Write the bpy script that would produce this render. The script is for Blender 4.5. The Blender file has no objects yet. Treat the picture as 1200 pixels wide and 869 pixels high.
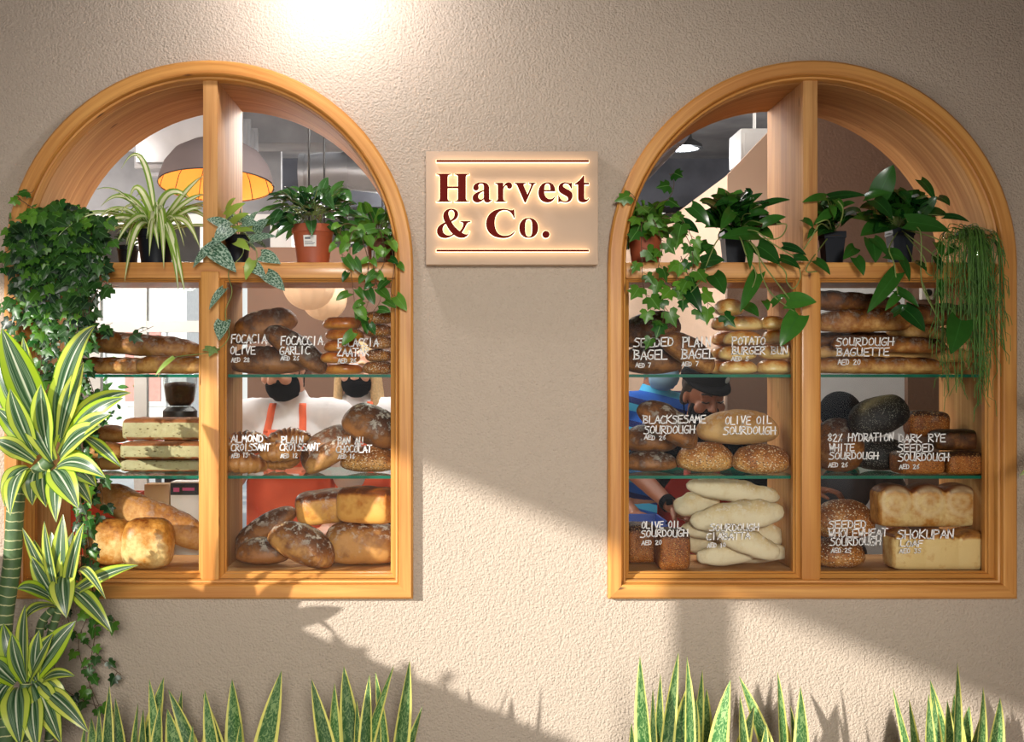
import bpy, bmesh, math, random
from mathutils import Vector, Matrix, noise as mnoise
from mathutils.bvhtree import BVHTree
S = bpy.context.scene
COL = S.collection
PI = math.pi
R = math.radians

# ------------------------------------------------------------------ camera, sky, sun, lamps, exposure
ZC = 1.6            # eye height
XC = -0.1575        # where the lens axis meets the shop front
DIST = 3.5          # camera to shop front
MPP = 0.0025        # metres per photo pixel on the shop front

cam_d = bpy.data.cameras.new('camera')
cam = bpy.data.objects.new('camera', cam_d); COL.objects.link(cam)
cam.location = (XC, -DIST, ZC); cam.rotation_euler = (R(90), 0, 0)
cam_d.sensor_width = 36; cam_d.lens = 36 * DIST / (1200 * MPP)
cam_d.shift_x = 63 / 1200; cam_d.shift_y = 5.5 / 1200
cam_d.clip_start = 0.05; cam_d.clip_end = 300
S.camera = cam

w = bpy.data.worlds.new('daylight'); S.world = w; w.use_nodes = True
wn = w.node_tree; wn.nodes.clear()
wo = wn.nodes.new('ShaderNodeOutputWorld'); wb = wn.nodes.new('ShaderNodeBackground')
wt = wn.nodes.new('ShaderNodeTexCoord'); ws = wn.nodes.new('ShaderNodeSeparateXYZ'); wr = wn.nodes.new('ShaderNodeValToRGB')
wn.links.new(wt.outputs['Generated'], ws.inputs[0]); wn.links.new(ws.outputs['Z'], wr.inputs[0])
wr.color_ramp.elements[0].position = 0.0; wr.color_ramp.elements[0].color = (1.0, 0.97, 0.94, 1)
wr.color_ramp.elements[1].position = 0.8; wr.color_ramp.elements[1].color = (0.55, 0.68, 0.9, 1)
wn.links.new(wr.outputs[0], wb.inputs[0]); wb.inputs[1].default_value = 0.6
wn.links.new(wb.outputs[0], wo.inputs[0])

SUNDIR = Vector((1.0, 1.0, -0.42)).normalized()
def light(name, kind, loc, energy, color=(1, 1, 1), direction=None, **kw):
    d = bpy.data.lights.new(name, kind); d.energy = energy; d.color = color
    for k, v in kw.items(): setattr(d, k, v)
    o = bpy.data.objects.new(name, d); COL.objects.link(o); o.location = loc
    if direction is not None: o.rotation_euler = Vector(direction).to_track_quat('-Z', 'Y').to_euler()
    return o
light('sun', 'SUN', (-8, -8, 6), 3.5, (1.0, 0.95, 0.89), SUNDIR, angle=R(0.8))
# wall-washing downlight under the canopy, above the left window
light('wall_washer_light', 'POINT', (-0.53, -0.30, 2.74), 8.0, (1.0, 0.97, 1.0), shadow_soft_size=0.035)
# soft fill light added to brighten the middle of the shop front
light('front_fill_light', 'SPOT', (0.2, -6.2, 2.45), 640, (1.0, 0.95, 0.88), (-0.35, 6.2, -1.45), spot_size=R(44), spot_blend=1.0, shadow_soft_size=0.5)
# fill lights without fixtures, added to brighten the bakery interior
for nm, loc, en in (('bakery_fill_left', (-2.9, 1.5, 2.6), 45), ('bakery_fill_mid', (-0.3, 1.9, 2.9), 40), ('bakery_fill_back', (-0.6, 5.6, 2.7), 75), ('bakery_fill_right', (0.62, 2.6, 2.9), 11), ('corridor_fill', (2.3, 3.4, 2.9), 20), ('counter_fill_left', (-.75, .95, 2.5), 13), ('counter_fill_right', (.55, .95, 2.5), 5), ('glazing_fill', (-2.6, 4.0, 2.5), 28)):
    light(nm, 'POINT', loc, en, (1.0, 0.94, 0.88), shadow_soft_size=0.15)

S.view_settings.view_transform = 'Standard'; S.view_settings.look = 'None'
S.view_settings.gamma = 1; S.view_settings.use_curve_mapping = False
S.view_settings.exposure = 0.78
S.cycles.use_denoising = True
S.cycles.max_bounces = 8; S.cycles.diffuse_bounces = 4; S.cycles.glossy_bounces = 4
S.cycles.transparent_max_bounces = 24; S.cycles.transmission_bounces = 6
S.cycles.sample_clamp_indirect = 6; S.cycles.caustics_reflective = False; S.cycles.caustics_refractive = False

def P(px, py, y=0.0):
    "the point at depth y seen at photo pixel (px, py)"
    k = MPP * (DIST + y) / DIST
    return Vector((XC + (px - 537) * k, y, ZC + (440 - py) * k))
def K(y): return MPP * (DIST + y) / DIST

# ------------------------------------------------------------------ object helpers
def tag(o, label=None, cat=None, group=None, kind=None):
    if label: o['label'] = label
    if cat: o['category'] = cat
    if group: o['group'] = group
    if kind: o['kind'] = kind
    return o
def empty(name, loc=(0, 0, 0), label=None, cat=None, group=None, kind=None):
    o = bpy.data.objects.new(name, None); COL.objects.link(o); o.location = loc
    o.empty_display_size = 0.05
    return tag(o, label, cat, group, kind)

class MB:
    "collects geometry for one mesh; uv per face corner, one colour per vertex"
    def __init__(s): s.v = []; s.f = []; s.uv = []; s.c = []; s.mi = []
    def vert(s, p, c=(0, 0, 0)): s.v.append(tuple(p)); s.c.append(tuple(c)); return len(s.v) - 1
    def face(s, idx, uv=None, mi=0): s.f.append(tuple(idx)); s.uv.append(uv or [(0, 0)] * len(idx)); s.mi.append(mi)
    def box(s, lo, hi, mi=0, bevel=0.0, grain=None, off=None):
        lo = Vector(lo); hi = Vector(hi); d = hi - lo
        g = grain if grain is not None else max(range(3), key=lambda a: d[a])
        o = off if off is not None else random.random() * 9
        b = min(bevel, min(d) * 0.45)
        # chamfered box: 24 verts
        if b <= 0:
            pts = [(x, y, z) for x in (lo.x, hi.x) for y in (lo.y, hi.y) for z in (lo.z, hi.z)]
            ids = [s.vert(p) for p in pts]
            fs = [(0, 1, 3, 2), (4, 6, 7, 5), (0, 4, 5, 1), (2, 3, 7, 6), (0, 2, 6, 4), (1, 5, 7, 3)]
            for f in fs: s.face([ids[i] for i in f], [s._guv(pts[i], g, o) for i in f], mi)
            return
        bm = bmesh.new(); bmesh.ops.create_cube(bm, size=1)
        for v in bm.verts: v.co = Vector(((v.co.x + .5) * d.x + lo.x, (v.co.y + .5) * d.y + lo.y, (v.co.z + .5) * d.z + lo.z))
        bmesh.ops.bevel(bm, geom=bm.edges[:], offset=b, segments=2, affect='EDGES', profile=0.6)
        s.add_bm(bm, mi, g, o); bm.free()
    def _guv(s, p, g, o):
        a = [i for i in range(3) if i != g]
        return (p[g] + o, p[a[0]] + p[a[1]] * 1.13 + o * 0.37)
    def add_bm(s, bm, mi=0, g=2, o=0.0, mat=None):
        bm.verts.ensure_lookup_table(); base = len(s.v)
        for v in bm.verts: s.vert(mat @ v.co if mat else v.co)
        for f in bm.faces: s.face([base + v.index for v in f.verts], [s._guv(v.co, g, o) for v in f.verts], mi)
    def tube(s, pts, rad, n=8, cap=True, mi=0, c=(0, 0, 0)):
        pts = [Vector(p) for p in pts]; m = len(pts)
        rr = rad if isinstance(rad, (list, tuple)) else [rad] * m
        ref = None; rings = []
        L = 0.0
        for i, p in enumerate(pts):
            t = (pts[min(i + 1, m - 1)] - pts[max(i - 1, 0)])
            if t.length < 1e-9: t = Vector((0, 0, 1))
            t.normalize()
            if ref is None: ref = t.orthogonal().normalized()
            ref = (ref - t * ref.dot(t))
            if ref.length < 1e-6: ref = t.orthogonal()
            ref.normalize(); b = t.cross(ref)
            if i: L += (p - pts[i - 1]).length
            rings.append(([s.vert(p + (ref * math.cos(2 * PI * k / n) + b * math.sin(2 * PI * k / n)) * rr[i], c) for k in range(n)], L))
        for i in range(m - 1):
            a, la = rings[i]; b, lb = rings[i + 1]
            for k in range(n):
                s.face((a[k], a[(k + 1) % n], b[(k + 1) % n], b[k]), [(la, k / n), (la, (k + 1) / n), (lb, (k + 1) / n), (lb, k / n)], mi)
        if cap:
            s.face(list(reversed(rings[0][0])), None, mi); s.face(rings[-1][0], None, mi)
    def lathe(s, prof, n=28, at=(0, 0, 0), mi=0, cap=True):
        at = Vector(at); rings = []
        for r, z in prof: rings.append([s.vert(at + Vector((r * math.cos(2 * PI * k / n), r * math.sin(2 * PI * k / n), z))) for k in range(n)])
        for i in range(len(prof) - 1):
            for k in range(n): s.face((rings[i][k], rings[i][(k + 1) % n], rings[i + 1][(k + 1) % n], rings[i + 1][k]), [(k / n, i), ((k + 1) / n, i), ((k + 1) / n, i + 1), (k / n, i + 1)], mi)
        if cap:
            s.face(list(reversed(rings[0])), None, mi); s.face(rings[-1], None, mi)
    def build(s, name, mat, parent=None, smooth=True, loc=None, rot=None, auto=None):
        me = bpy.data.meshes.new(name); me.from_pydata(s.v, [], s.f)
        uvl = me.uv_layers.new(name='UVMap'); k = 0
        flat = []
        for u in s.uv:
            for q in u: flat += [q[0], q[1]]
        uvl.data.foreach_set('uv', flat)
        ca = me.color_attributes.new('rnd', 'FLOAT_COLOR', 'POINT')
        ca.data.foreach_set('color', [x for c in s.c for x in (c[0], c[1], c[2], 1.0)])
        for m in (mat if isinstance(mat, (list, tuple)) else [mat]): me.materials.append(m)
        me.polygons.foreach_set('material_index', s.mi)
        me.polygons.foreach_set('use_smooth', [bool(smooth)] * len(s.f))
        me.update()
        if auto: me.set_sharp_from_angle(angle=R(auto))
        o = bpy.data.objects.new(name, me); COL.objects.link(o)
        if parent: o.parent = parent
        if loc is not None: o.location = loc
        if rot is not None: o.rotation_euler = rot
        return o

# ------------------------------------------------------------------ material helpers
def srgb(r, g, b):
    f = lambda c: (c / 255 / 12.92) if c / 255 <= 0.04045 else ((c / 255 + 0.055) / 1.055) ** 2.4
    return (f(r), f(g), f(b), 1)
class NT:
    def __init__(s, name):
        s.m = bpy.data.materials.new(name); s.m.use_nodes = True; s.t = s.m.node_tree; s.t.nodes.clear()
        s.out = s.n('OutputMaterial')
    def n(s, typ, **kw):
        x = s.t.nodes.new('ShaderNode' + typ)
        for k, v in kw.items(): setattr(x, k, v)
        return x
    def l(s, a, b): s.t.links.new(a, b)
    def val(s, sock, v):
        if hasattr(v, 'is_output') or isinstance(v, bpy.types.NodeSocket): s.l(v, sock)
        else: sock.default_value = v
    def math(s, op, a, b=0.0, c=None, clamp=False):
        x = s.n('Math', operation=op, use_clamp=clamp); s.val(x.inputs[0], a); s.val(x.inputs[1], b)
        if c is not None: s.val(x.inputs[2], c)
        return x.outputs[0]
    def mix(s, f, a, b, mode='MIX'):
        x = s.n('Mix', data_type='RGBA', blend_type=mode); s.val(x.inputs[0], f); s.val(x.inputs[6], a); s.val(x.inputs[7], b); return x.outputs[2]
    def ramp(s, f, stops, interp='LINEAR'):
        x = s.n('ValToRGB'); s.l(f, x.inputs[0]); e = x.color_ramp; e.interpolation = interp
        while len(e.elements) < len(stops): e.elements.new(0.5)
        for el, (p, c) in zip(e.elements, stops): el.position = p; el.color = c if len(c) == 4 else (*c, 1)
        return x.outputs[0]
    def step(s, f, a, b):
        x = s.n('MapRange', interpolation_type='SMOOTHSTEP'); s.val(x.inputs[0], f); x.inputs[1].default_value = a; x.inputs[2].default_value = b; return x.outputs[0]
    def noise(s, vec, scale, detail=3, rough=0.5, dist=0.0):
        x = s.n('TexNoise'); s.l(vec, x.inputs['Vector']); x.inputs['Scale'].default_value = scale; x.inputs['Detail'].default_value = detail
        x.inputs['Roughness'].default_value = rough; x.inputs['Distortion'].default_value = dist; return x.outputs[0]
    def scale(s, vec, sx, sy, sz):
        x = s.n('Mapping'); s.l(vec, x.inputs[0]); x.inputs['Scale'].default_value = (sx, sy, sz); return x.outputs[0]
    def obj(s): return s.n('TexCoord').outputs['Object']
    def uv(s): return s.n('TexCoord').outputs['UV']
    def attr(s, name='rnd'):
        a = s.n('Attribute', attribute_name=name); q = s.n('SeparateColor'); s.l(a.outputs['Color'], q.inputs[0]); return q.outputs
    def bump(s, h, strength, dist):
        b = s.n('Bump'); b.inputs['Strength'].default_value = strength; b.inputs['Distance'].default_value = dist; s.l(h, b.inputs['Height']); return b.outputs[0]
    def pbr(s, col, rough=0.5, normal=None, metal=0.0, spec=0.5, sss=0.0, coat=0.0, transl=0.0, tcol=None):
        b = s.n('BsdfPrincipled'); s.val(b.inputs['Base Color'], col); s.val(b.inputs['Roughness'], rough)
        b.inputs['Metallic'].default_value = metal; b.inputs['Specular IOR Level'].default_value = spec
        b.inputs['Coat Weight'].default_value = coat; b.inputs['Coat Roughness'].default_value = 0.15
        if sss: b.inputs['Subsurface Weight'].default_value = sss; b.inputs['Subsurface Radius'].default_value = (0.02, 0.008, 0.004); b.inputs['Subsurface Scale'].default_value = 0.5
        if normal is not None: s.l(normal, b.inputs['Normal'])
        if transl:
            t = s.n('BsdfTranslucent'); s.val(t.inputs[0], tcol if tcol is not None else col)
            x = s.n('MixShader'); x.inputs[0].default_value = transl; s.l(b.outputs[0], x.inputs[1]); s.l(t.outputs[0], x.inputs[2]); s.l(x.outputs[0], s.out.inputs[0])
        else: s.l(b.outputs[0], s.out.inputs[0])
        return s.m
def plain(name, col, rough=0.5, metal=0.0, var=0.08, vs=12, bump=0.0, bs=200, spec=0.5, coat=0.0):
    n = NT(name); o = n.obj(); a = n.noise(o, vs, 4)
    dk = tuple(c * (1 - var) for c in col[:3]) + (1,); lt = tuple(min(1, c * (1 + var)) for c in col[:3]) + (1,)
    c = n.ramp(a, [(0.3, dk), (0.7, lt)])
    nm = n.bump(n.noise(o, bs, 3), bump, 0.002) if bump else None
    return n.pbr(c, rough, nm, metal, spec, coat=coat)
def emit(name, col, strength):
    n = NT(name); e = n.n('Emission'); e.inputs[0].default_value = col; e.inputs[1].default_value = strength; n.l(e.outputs[0], n.out.inputs[0]); return n.m

# ------------------------------------------------------------------ materials of the building
def stucco(name, col, grain=95, strength=0.55):
    n = NT(name); o = n.obj()
    big = n.noise(o, 1.6, 4); mid = n.noise(o, 14, 3)
    c = n.mix(n.math('MULTIPLY', mid, 0.35), tuple(x * 0.93 for x in col[:3]) + (1,), tuple(min(1, x * 1.08) for x in col[:3]) + (1,))
    c = n.mix(n.math('MULTIPLY', big, 0.2), c, tuple(x * 0.85 for x in col[:3]) + (1,))
    v = n.n('TexVoronoi', feature='SMOOTH_F1'); n.l(o, v.inputs['Vector']); v.inputs['Scale'].default_value = grain; v.inputs['Smoothness'].default_value = 0.6
    h = n.math('ADD', n.math('MULTIPLY', v.outputs['Distance'], -1.0), n.math('MULTIPLY', n.noise(o, grain * 1.4, 3, 0.6), 1.3))
    h = n.math('ADD', h, n.math('MULTIPLY', n.noise(o, 60, 2), 0.5))
    return n.pbr(c, 0.62, n.bump(h, strength, 0.004), spec=0.35)
M = {}
M['stucco'] = stucco('beige_stucco', srgb(196, 180, 162), 150, 0.85)
M['stucco_in'] = stucco('brown_interior_stucco', srgb(150, 124, 108), 80, 0.3)
M['paint_beige'] = plain('beige_wall_paint', srgb(222, 192, 168), 0.75, var=0.03, vs=3)
M['paint_brown'] = plain('brown_wall_paint', srgb(128, 100, 84), 0.7, var=0.06, vs=3)
M['concrete'] = plain('grey_concrete', srgb(150, 152, 156), 0.85, var=0.22, vs=3.5, bump=0.3, bs=30)
M['concrete_dark'] = plain('dark_concrete', srgb(92, 95, 104), 0.85, var=0.3, vs=4, bump=0.3, bs=30)
M['canopy'] = plain('canopy_boards', srgb(104, 82, 64), 0.8, var=0.08, vs=6)
M['paving'] = plain('pale_paving', srgb(206, 200, 192), 0.8, var=0.06, vs=6, bump=0.2)
M['floor_in'] = plain('interior_floor_tile', srgb(140, 128, 116), 0.45, var=0.08, vs=4)
M['white_metal'] = plain('white_painted_metal', srgb(235, 235, 232), 0.4, var=0.02)
M['grey_metal'] = plain('galvanised_duct_metal', srgb(190, 193, 198), 0.35, 0.6, var=0.12, vs=5)
M['black_metal'] = plain('black_metal', srgb(28, 28, 30), 0.45)
M['white_paper'] = plain('white_paper', srgb(238, 236, 232), 0.8, var=0.02)

def wood(name, light_c, dark_c, rough=0.42, coat=0.18, spec=0.45):
    n = NT(name); uv = n.uv()
    g1 = n.noise(n.scale(uv, 2.2, 55, 1), 1.0, 4, 0.55, 0.6)
    g2 = n.noise(n.scale(uv, 6, 320, 1), 1.0, 3, 0.6)
    big = n.noise(n.scale(uv, 1.3, 9, 1), 1.0, 2)
    c = n.ramp(g1, [(0.30, dark_c), (0.5, tuple((a + b) / 2 for a, b in zip(light_c, dark_c))), (0.68, light_c)])
    c = n.mix(n.math('MULTIPLY', g2, 0.30), c, tuple(x * 0.55 for x in dark_c[:3]) + (1,))
    c = n.mix(n.step(big, 0.45, 0.75), c, n.mix(0.75, c, tuple(x * 0.8 for x in dark_c[:3]) + (1,)))
    v = n.n('TexVoronoi'); n.l(n.scale(uv, 3.3, 11, 1), v.inputs['Vector']); v.inputs['Scale'].default_value = 1.0; v.inputs['Randomness'].default_value = 1.0
    kn = n.math('SUBTRACT', 1.0, n.step(v.outputs['Distance'], 0.02, 0.075))
    c = n.mix(n.math('MULTIPLY', kn, 0.85), c, srgb(70, 34, 12))
    h = n.math('ADD', g1, n.math('MULTIPLY', g2, 0.5))
    return n.pbr(c, n.math('ADD', rough, n.math('MULTIPLY', g2, 0.2)), n.bump(h, 0.12, 0.002), spec=spec, coat=coat)
M['wood'] = wood('honey_pine', srgb(226, 166, 86), srgb(190, 122, 50))
M['wood_in'] = wood('inner_pine', srgb(216, 166, 104), srgb(178, 122, 70), 0.62, 0.0, 0.25)

def glass(name, tint=(0.97, 0.985, 0.98, 1), refl=0.01):
    n = NT(name); lw = n.n('LayerWeight'); lw.inputs[0].default_value = 0.5
    f = n.math('ADD', refl, n.math('MULTIPLY', n.math('POWER', lw.outputs['Facing'], 5.0), 1 - refl))
    t = n.n('BsdfTransparent'); t.inputs[0].default_value = tint; g = n.n('BsdfGlossy'); g.inputs['Roughness'].default_value = 0.02
    x = n.n('MixShader'); n.l(f, x.inputs[0]); n.l(t.outputs[0], x.inputs[1]); n.l(g.outputs[0], x.inputs[2]); n.l(x.outputs[0], n.out.inputs[0]); return n.m
M['glass'] = glass('clear_glass')
M['shelf_glass'] = glass('shelf_glass', (0.90, 0.965, 0.94, 1), 0.05)
M['hopper_glass'] = glass('clear_plastic', (0.86, 0.88, 0.88, 1), 0.05)
n = NT('green_glass_edge'); M['glass_edge'] = n.pbr(srgb(28, 128, 104), 0.15, spec=0.6, transl=0.5, tcol=srgb(60, 190, 160))
M['lettering'] = plain('white_paint_marker', srgb(245, 245, 243), 0.7, var=0.01)
# ------------------------------------------------------------------ shop front with two arched openings
RAD = 0.592; HALF = RAD
WIN = [dict(cx=-0.8829), dict(cx=0.8725)]
ZB = ZC - 0.646; ZT = ZC + 0.914; ZS = ZT - RAD        # bottom, top and springing line of both frames
def outline(cx, d, y, n=40):
    "closed loop of an arched window inset by d: bottom-left corner, up, round the arch, down to bottom-right"
    r = RAD - d; pts = [Vector((cx - r, y, ZB + d))]
    for i in range(7): pts.append(Vector((cx - r, y, ZB + d + (ZS - ZB - d) * (i + 1) / 8)))
    for i in range(n + 1):
        a = PI - PI * i / n; pts.append(Vector((cx + r * math.cos(a), y, ZS + r * math.sin(a))))
    for i in range(7): pts.append(Vector((cx + r, y, ZS - (ZS - ZB - d) * (i + 1) / 8)))
    pts.append(Vector((cx + r, y, ZB + d))); return pts

def wall_front():
    mb = MB(); Z1 = 3.0; X0, X1 = -4.0, 4.6; hole = 0.03
    for y, flip in ((0.0, False), (0.16, True)):
        def quad(a, b, c, d):
            ids = [mb.vert(p) for p in (a, b, c, d)]
            mb.face(ids[::-1] if flip else ids)
        V = lambda x, z: Vector((x, y, z))
        xs = X0
        for wd in WIN:
            r = RAD - hole; cx = wd['cx']
            quad(V(xs, 0), V(cx - r, 0), V(cx - r, Z1), V(xs, Z1))
            quad(V(cx - r, 0), V(cx + r, 0), V(cx + r, ZB + hole), V(cx - r, ZB + hole))
            N = 40
            for i in range(N):
                a0 = PI - PI * i / N; a1 = PI - PI * (i + 1) / N
                p0 = (cx + r * math.cos(a0), ZS + r * math.sin(a0)); p1 = (cx + r * math.cos(a1), ZS + r * math.sin(a1))
                quad(V(*p0), V(*p1), V(p1[0], Z1), V(p0[0], Z1))
            xs = cx + r
        quad(V(xs, 0), V(X1, 0), V(X1, Z1), V(xs, Z1))
    for wd in WIN:      # jambs of the openings
        a = outline(wd['cx'], hole, 0.0); b = outline(wd['cx'], hole, 0.16); m = len(a)
        ia = [mb.vert(p) for p in a]; ib = [mb.vert(p) for p in b]
        for i in range(m): mb.face((ia[i], ia[(i + 1) % m], ib[(i + 1) % m], ib[i]))
    o = mb.build('wall_front', M['stucco'], smooth=False)
    tag(o, 'beige stucco shop front wall with two arched openings', kind='structure')
wall_front()

def loft_loop(mb, cx, prof, closed_prof=True):
    rings = []; 
    for d, y in prof:
        pts = outline(cx, d, y); acc = 0; row = []
        base = outline(cx, 0.03, 0)
        for i, p in enumerate(pts):
            if i: acc += (base[i] - base[i - 1]).length
            row.append((mb.vert(p), acc))
        rings.append(row)
    lens = 0; n = len(rings)
    for j in range(n if closed_prof else n - 1):
        a = rings[j]; b = rings[(j + 1) % n]
        d0 = Vector(prof[j]); d1 = Vector(prof[(j + 1) % n]); l1 = lens + (d1 - d0).length; m = len(a)
        for i in range(m):
            k = (i + 1) % m
            if k: u0, u1 = a[i][1], a[k][1]
            else: u0, u1 = 20.0, 20.0 + 2 * RAD
            mb.face((a[i][0], a[k][0], b[k][0], b[i][0]), [(u0 + cx, lens), (u1 + cx, lens), (u1 + cx, l1), (u0 + cx, l1)])
        lens = l1

def bead(mb, x0, x1, z0, z1, prof):
    "rectangular stepped moulding; prof = (outset, y)"
    rings = []
    for d, y in prof:
        rings.append([mb.vert((x0 - d, y, z0 - d)), mb.vert((x1 + d, y, z0 - d)), mb.vert((x1 + d, y, z1 + d)), mb.vert((x0 - d, y, z1 + d))])
    run = [0, x1 - x0, x1 - x0 + z1 - z0, 2 * (x1 - x0) + z1 - z0, 2 * (x1 - x0 + z1 - z0)]; n = len(prof); ln = 0
    for j in range(n):
        a, b = rings[j], rings[(j + 1) % n]; l1 = ln + (Vector(prof[j]) - Vector(prof[(j + 1) % n])).length
        for i in range(4):
            k = (i + 1) % 4; o = i * 3.7
            mb.face((a[i], a[k], b[k], b[i]), [(run[i] + o, ln), (run[i + 1] + o, ln), (run[i + 1] + o, l1), (run[i] + o, l1)])
        ln = l1

PANE_Z0 = ZB + 0.068; PANE_Z1 = 1.876; TRANSOM_Z1 = 1.932; TRANSOM_Z0 = 1.885; CASE_FLOOR = ZB + 0.062; DEEP = 0.40
SHELF1 = 1.604; SHELF2 = 1.302
def arched_window(idx, cx, label):
    w = empty('window_%d' % idx, (cx, 0, ZB), label, None, None, 'structure')
    inv = Vector((-cx, 0, -ZB))
    def fin(mb, name, mat, **kw):
        mb.v = [tuple(Vector(p) + inv) for p in mb.v]; return mb.build(name, mat, w, **kw)
    mb = MB()
    loft_loop(mb, cx, [(-0.002, 0.0), (-0.002, -0.028), (0.004, -0.034), (0.035, -0.034), (0.039, -0.031), (0.041, -0.020), (0.043, -0.016), (0.044, -0.020), (0.049, -0.018), (0.051, -0.012), (0.051, 0.02), (0.03, 0.02)])
    fin(mb, 'casing', M['wood'], auto=35)
    mb = MB(); loft_loop(mb, cx, [(0.051, 0.0205), (0.0525, 0.022), (0.0525, DEEP), (0.028, DEEP), (0.028, 0.0205)])
    fin(mb, 'lining', M['wood_in'], auto=35)
    xl, xr = cx - RAD + 0.052, cx + RAD - 0.052
    mb = MB(); mb.box((xl, -0.004, TRANSOM_Z0), (xr, DEEP - .002, TRANSOM_Z1), bevel=.004, grain=0); fin(mb, 'transom_shelf', M['wood'], auto=35)
    mb = MB(); mb.box((xl, 0.03, ZB + 0.05), (xr, DEEP - .002, CASE_FLOOR), bevel=.002, grain=0); fin(mb, 'case_floor', M['wood_in'], auto=35)
    mw = 0.0215
    mb = MB(); mb.box((cx - mw, -0.006, TRANSOM_Z1 - .002), (cx + mw, DEEP, ZT - 0.050), bevel=.003, grain=2)
    mb.box((cx - mw, 0.055, CASE_FLOOR), (cx + mw, DEEP, TRANSOM_Z0), bevel=.002, grain=2)
    fin(mb, 'mullion_board', M['wood_in'], auto=35)
    mb = MB(); mb.box((cx - 0.027, -0.012, ZB + 0.05), (cx + 0.027, 0.054, TRANSOM_Z0 + .02), bevel=.005, grain=2); fin(mb, 'mullion_post', M['wood'], auto=35)
    for x0, x1 in ((cx - RAD + 0.066, cx - 0.041), (cx + 0.041, cx + RAD - 0.066)):
        mb = MB(); bead(mb, x0, x1, PANE_Z0, PANE_Z1, [(0.0, 0.046), (0.0, 0.03), (0.004, 0.026), (0.005, 0.016), (0.010, 0.012), (0.0155, 0.004), (0.0155, 0.052), (0.0, 0.052)])
        fin(mb, 'glazing_bead', M['wood'], auto=35)
        mb = MB(); mb.box((x0 - .002, 0.047, PANE_Z0 - .002), (x1 + .002, 0.051, PANE_Z1 + .002)); g = fin(mb, 'glass_pane', M['glass'], smooth=False)
        WINPANES.append((g, x0, x1))
    mb = MB()
    return w
WINPANES = []
arched_window(1, WIN[0]['cx'], 'arched pine display window with breads behind the spider plant and ivy')
arched_window(2, WIN[1]['cx'], 'arched pine display window with a brown wall behind its upper right opening')

# glass shelves
for wi, wd in enumerate(WIN):
    cx = wd['cx']; side = ('window with the terracotta pot in its middle', 'window right of the shop sign')[wi]
    side = ('window left of the sign', 'window right of the sign')[wi]
    for half, x0, x1 in (('left', cx - RAD + .055, cx - .024), ('right', cx + .024, cx + RAD - .055)):
        for lev, zt in (('upper', SHELF1), ('lower', SHELF2)):
            mb = MB(); y0, y1, z0 = 0.062, 0.39, zt - 0.009
            p = [mb.vert(q) for q in ((x0, y0, z0), (x1, y0, z0), (x1, y1, z0), (x0, y1, z0), (x0, y0, zt), (x1, y0, zt), (x1, y1, zt), (x0, y1, zt))]
            mb.face((p[0], p[3], p[2], p[1]), None, 0); mb.face((p[4], p[5], p[6], p[7]), None, 0)
            for f in ((0, 1, 5, 4), (1, 2, 6, 5), (2, 3, 7, 6), (3, 0, 4, 7)): mb.face([p[i] for i in f], None, 1)
            o = mb.build('glass_shelf', [M['shelf_glass'], M['glass_edge']], smooth=False)
            tag(o, '%s green-edged glass shelf in the %s half of the %s' % (lev, half, side), 'shelf', 'glass shelves of the bread displays')

# ------------------------------------------------------------------ terrace in front of the shop
def slab(name, lo, hi, mat, label=None):
    mb = MB(); mb.box(lo, hi); o = mb.build(name, mat, smooth=False); tag(o, label, kind='structure'); return o
slab('floor_terrace', (-60, -60, -0.1), (60, 0.0, 0.0), M['paving'], 'pale paved terrace in front of the shop')
slab('ceiling_terrace', (-3.757, -7.2, 2.8), (5.5, 0.0, 3.0), M['canopy'], 'unseen canopy roof shaped to shade the shop front')  # out of view; set low and dark to dim the wall top
mb = MB(); mb.lathe([(0.066, 0), (0.066, 2.8)], 32, (-1.94, -2.5, 0)); tag(mb.build('column_terrace', M['paint_beige'], auto=35), 'round post carrying the terrace canopy', kind='structure')

# ------------------------------------------------------------------ bakery interior
slab('floor_bakery', (-4.0, 0.0, -0.1), (4.6, 9.0, 0.0), M['floor_in'])
slab('ceiling_bakery', (-4.0, 0.16, 3.4), (4.6, 9.0, 3.6), M['concrete'], 'grey concrete ceiling of the bakery')
slab('wall_bakery_header', (-4.0, 0.0, 3.0), (4.6, 0.16, 3.6), M['paint_beige'])
slab('wall_bakery_left', (-4.1, 0.16, 0), (-4.0, 9.0, 3.6), M['paint_beige'])
slab('wall_bakery_right', (4.6, 0.0, 0), (4.7, 9.0, 3.6), M['paint_brown'])
# back wall: glazed on the left, plain elsewhere
GY = 5.0
slab('wall_back_upper', (-4.0, 8.9, 2.7), (4.6, 9.0, 3.6), M['concrete'])
slab('wall_back_right', (-1.3, 8.9, 0), (4.6, 9.0, 2.7), M['paint_beige'])
slab('wall_partition', (-1.34, 3.2, 0), (0.28, 3.3, 2.32), M['paint_brown'], 'brown partition wall deep in the bakery')
slab('wall_side_beige', (1.05, 1.90, 0), (1.13, 4.3, 2.5), M['paint_beige'], 'beige side wall behind the burger buns')
slab('wall_side_end', (1.05, 4.3, 0), (1.13, 8.9, 2.5), M['paint_beige'])
mb = MB(); q = [mb.vert((x, y, z)) for y in (1.86, 1.90) for x, z in ((1.05, 2.02), (1.25, 2.02), (1.25, 2.71), (1.05, 2.5))]
for f in ((0, 1, 2, 3), (7, 6, 5, 4), (0, 4, 5, 1), (1, 5, 6, 2), (2, 6, 7, 3), (3, 7, 4, 0)): mb.face([q[i] for i in f])
tag(mb.build('wall_near_corner', M['paint_beige'], smooth=False), kind='structure')
slab('wall_near_upper', (1.25, 1.86, 2.02), (4.6, 1.90, 3.4), M['stucco_in'], 'brown wall seen through the upper right arch')
slab('wall_near_right', (1.86, 1.86, 0), (4.6, 1.90, 2.02), M['stucco_in'])
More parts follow.
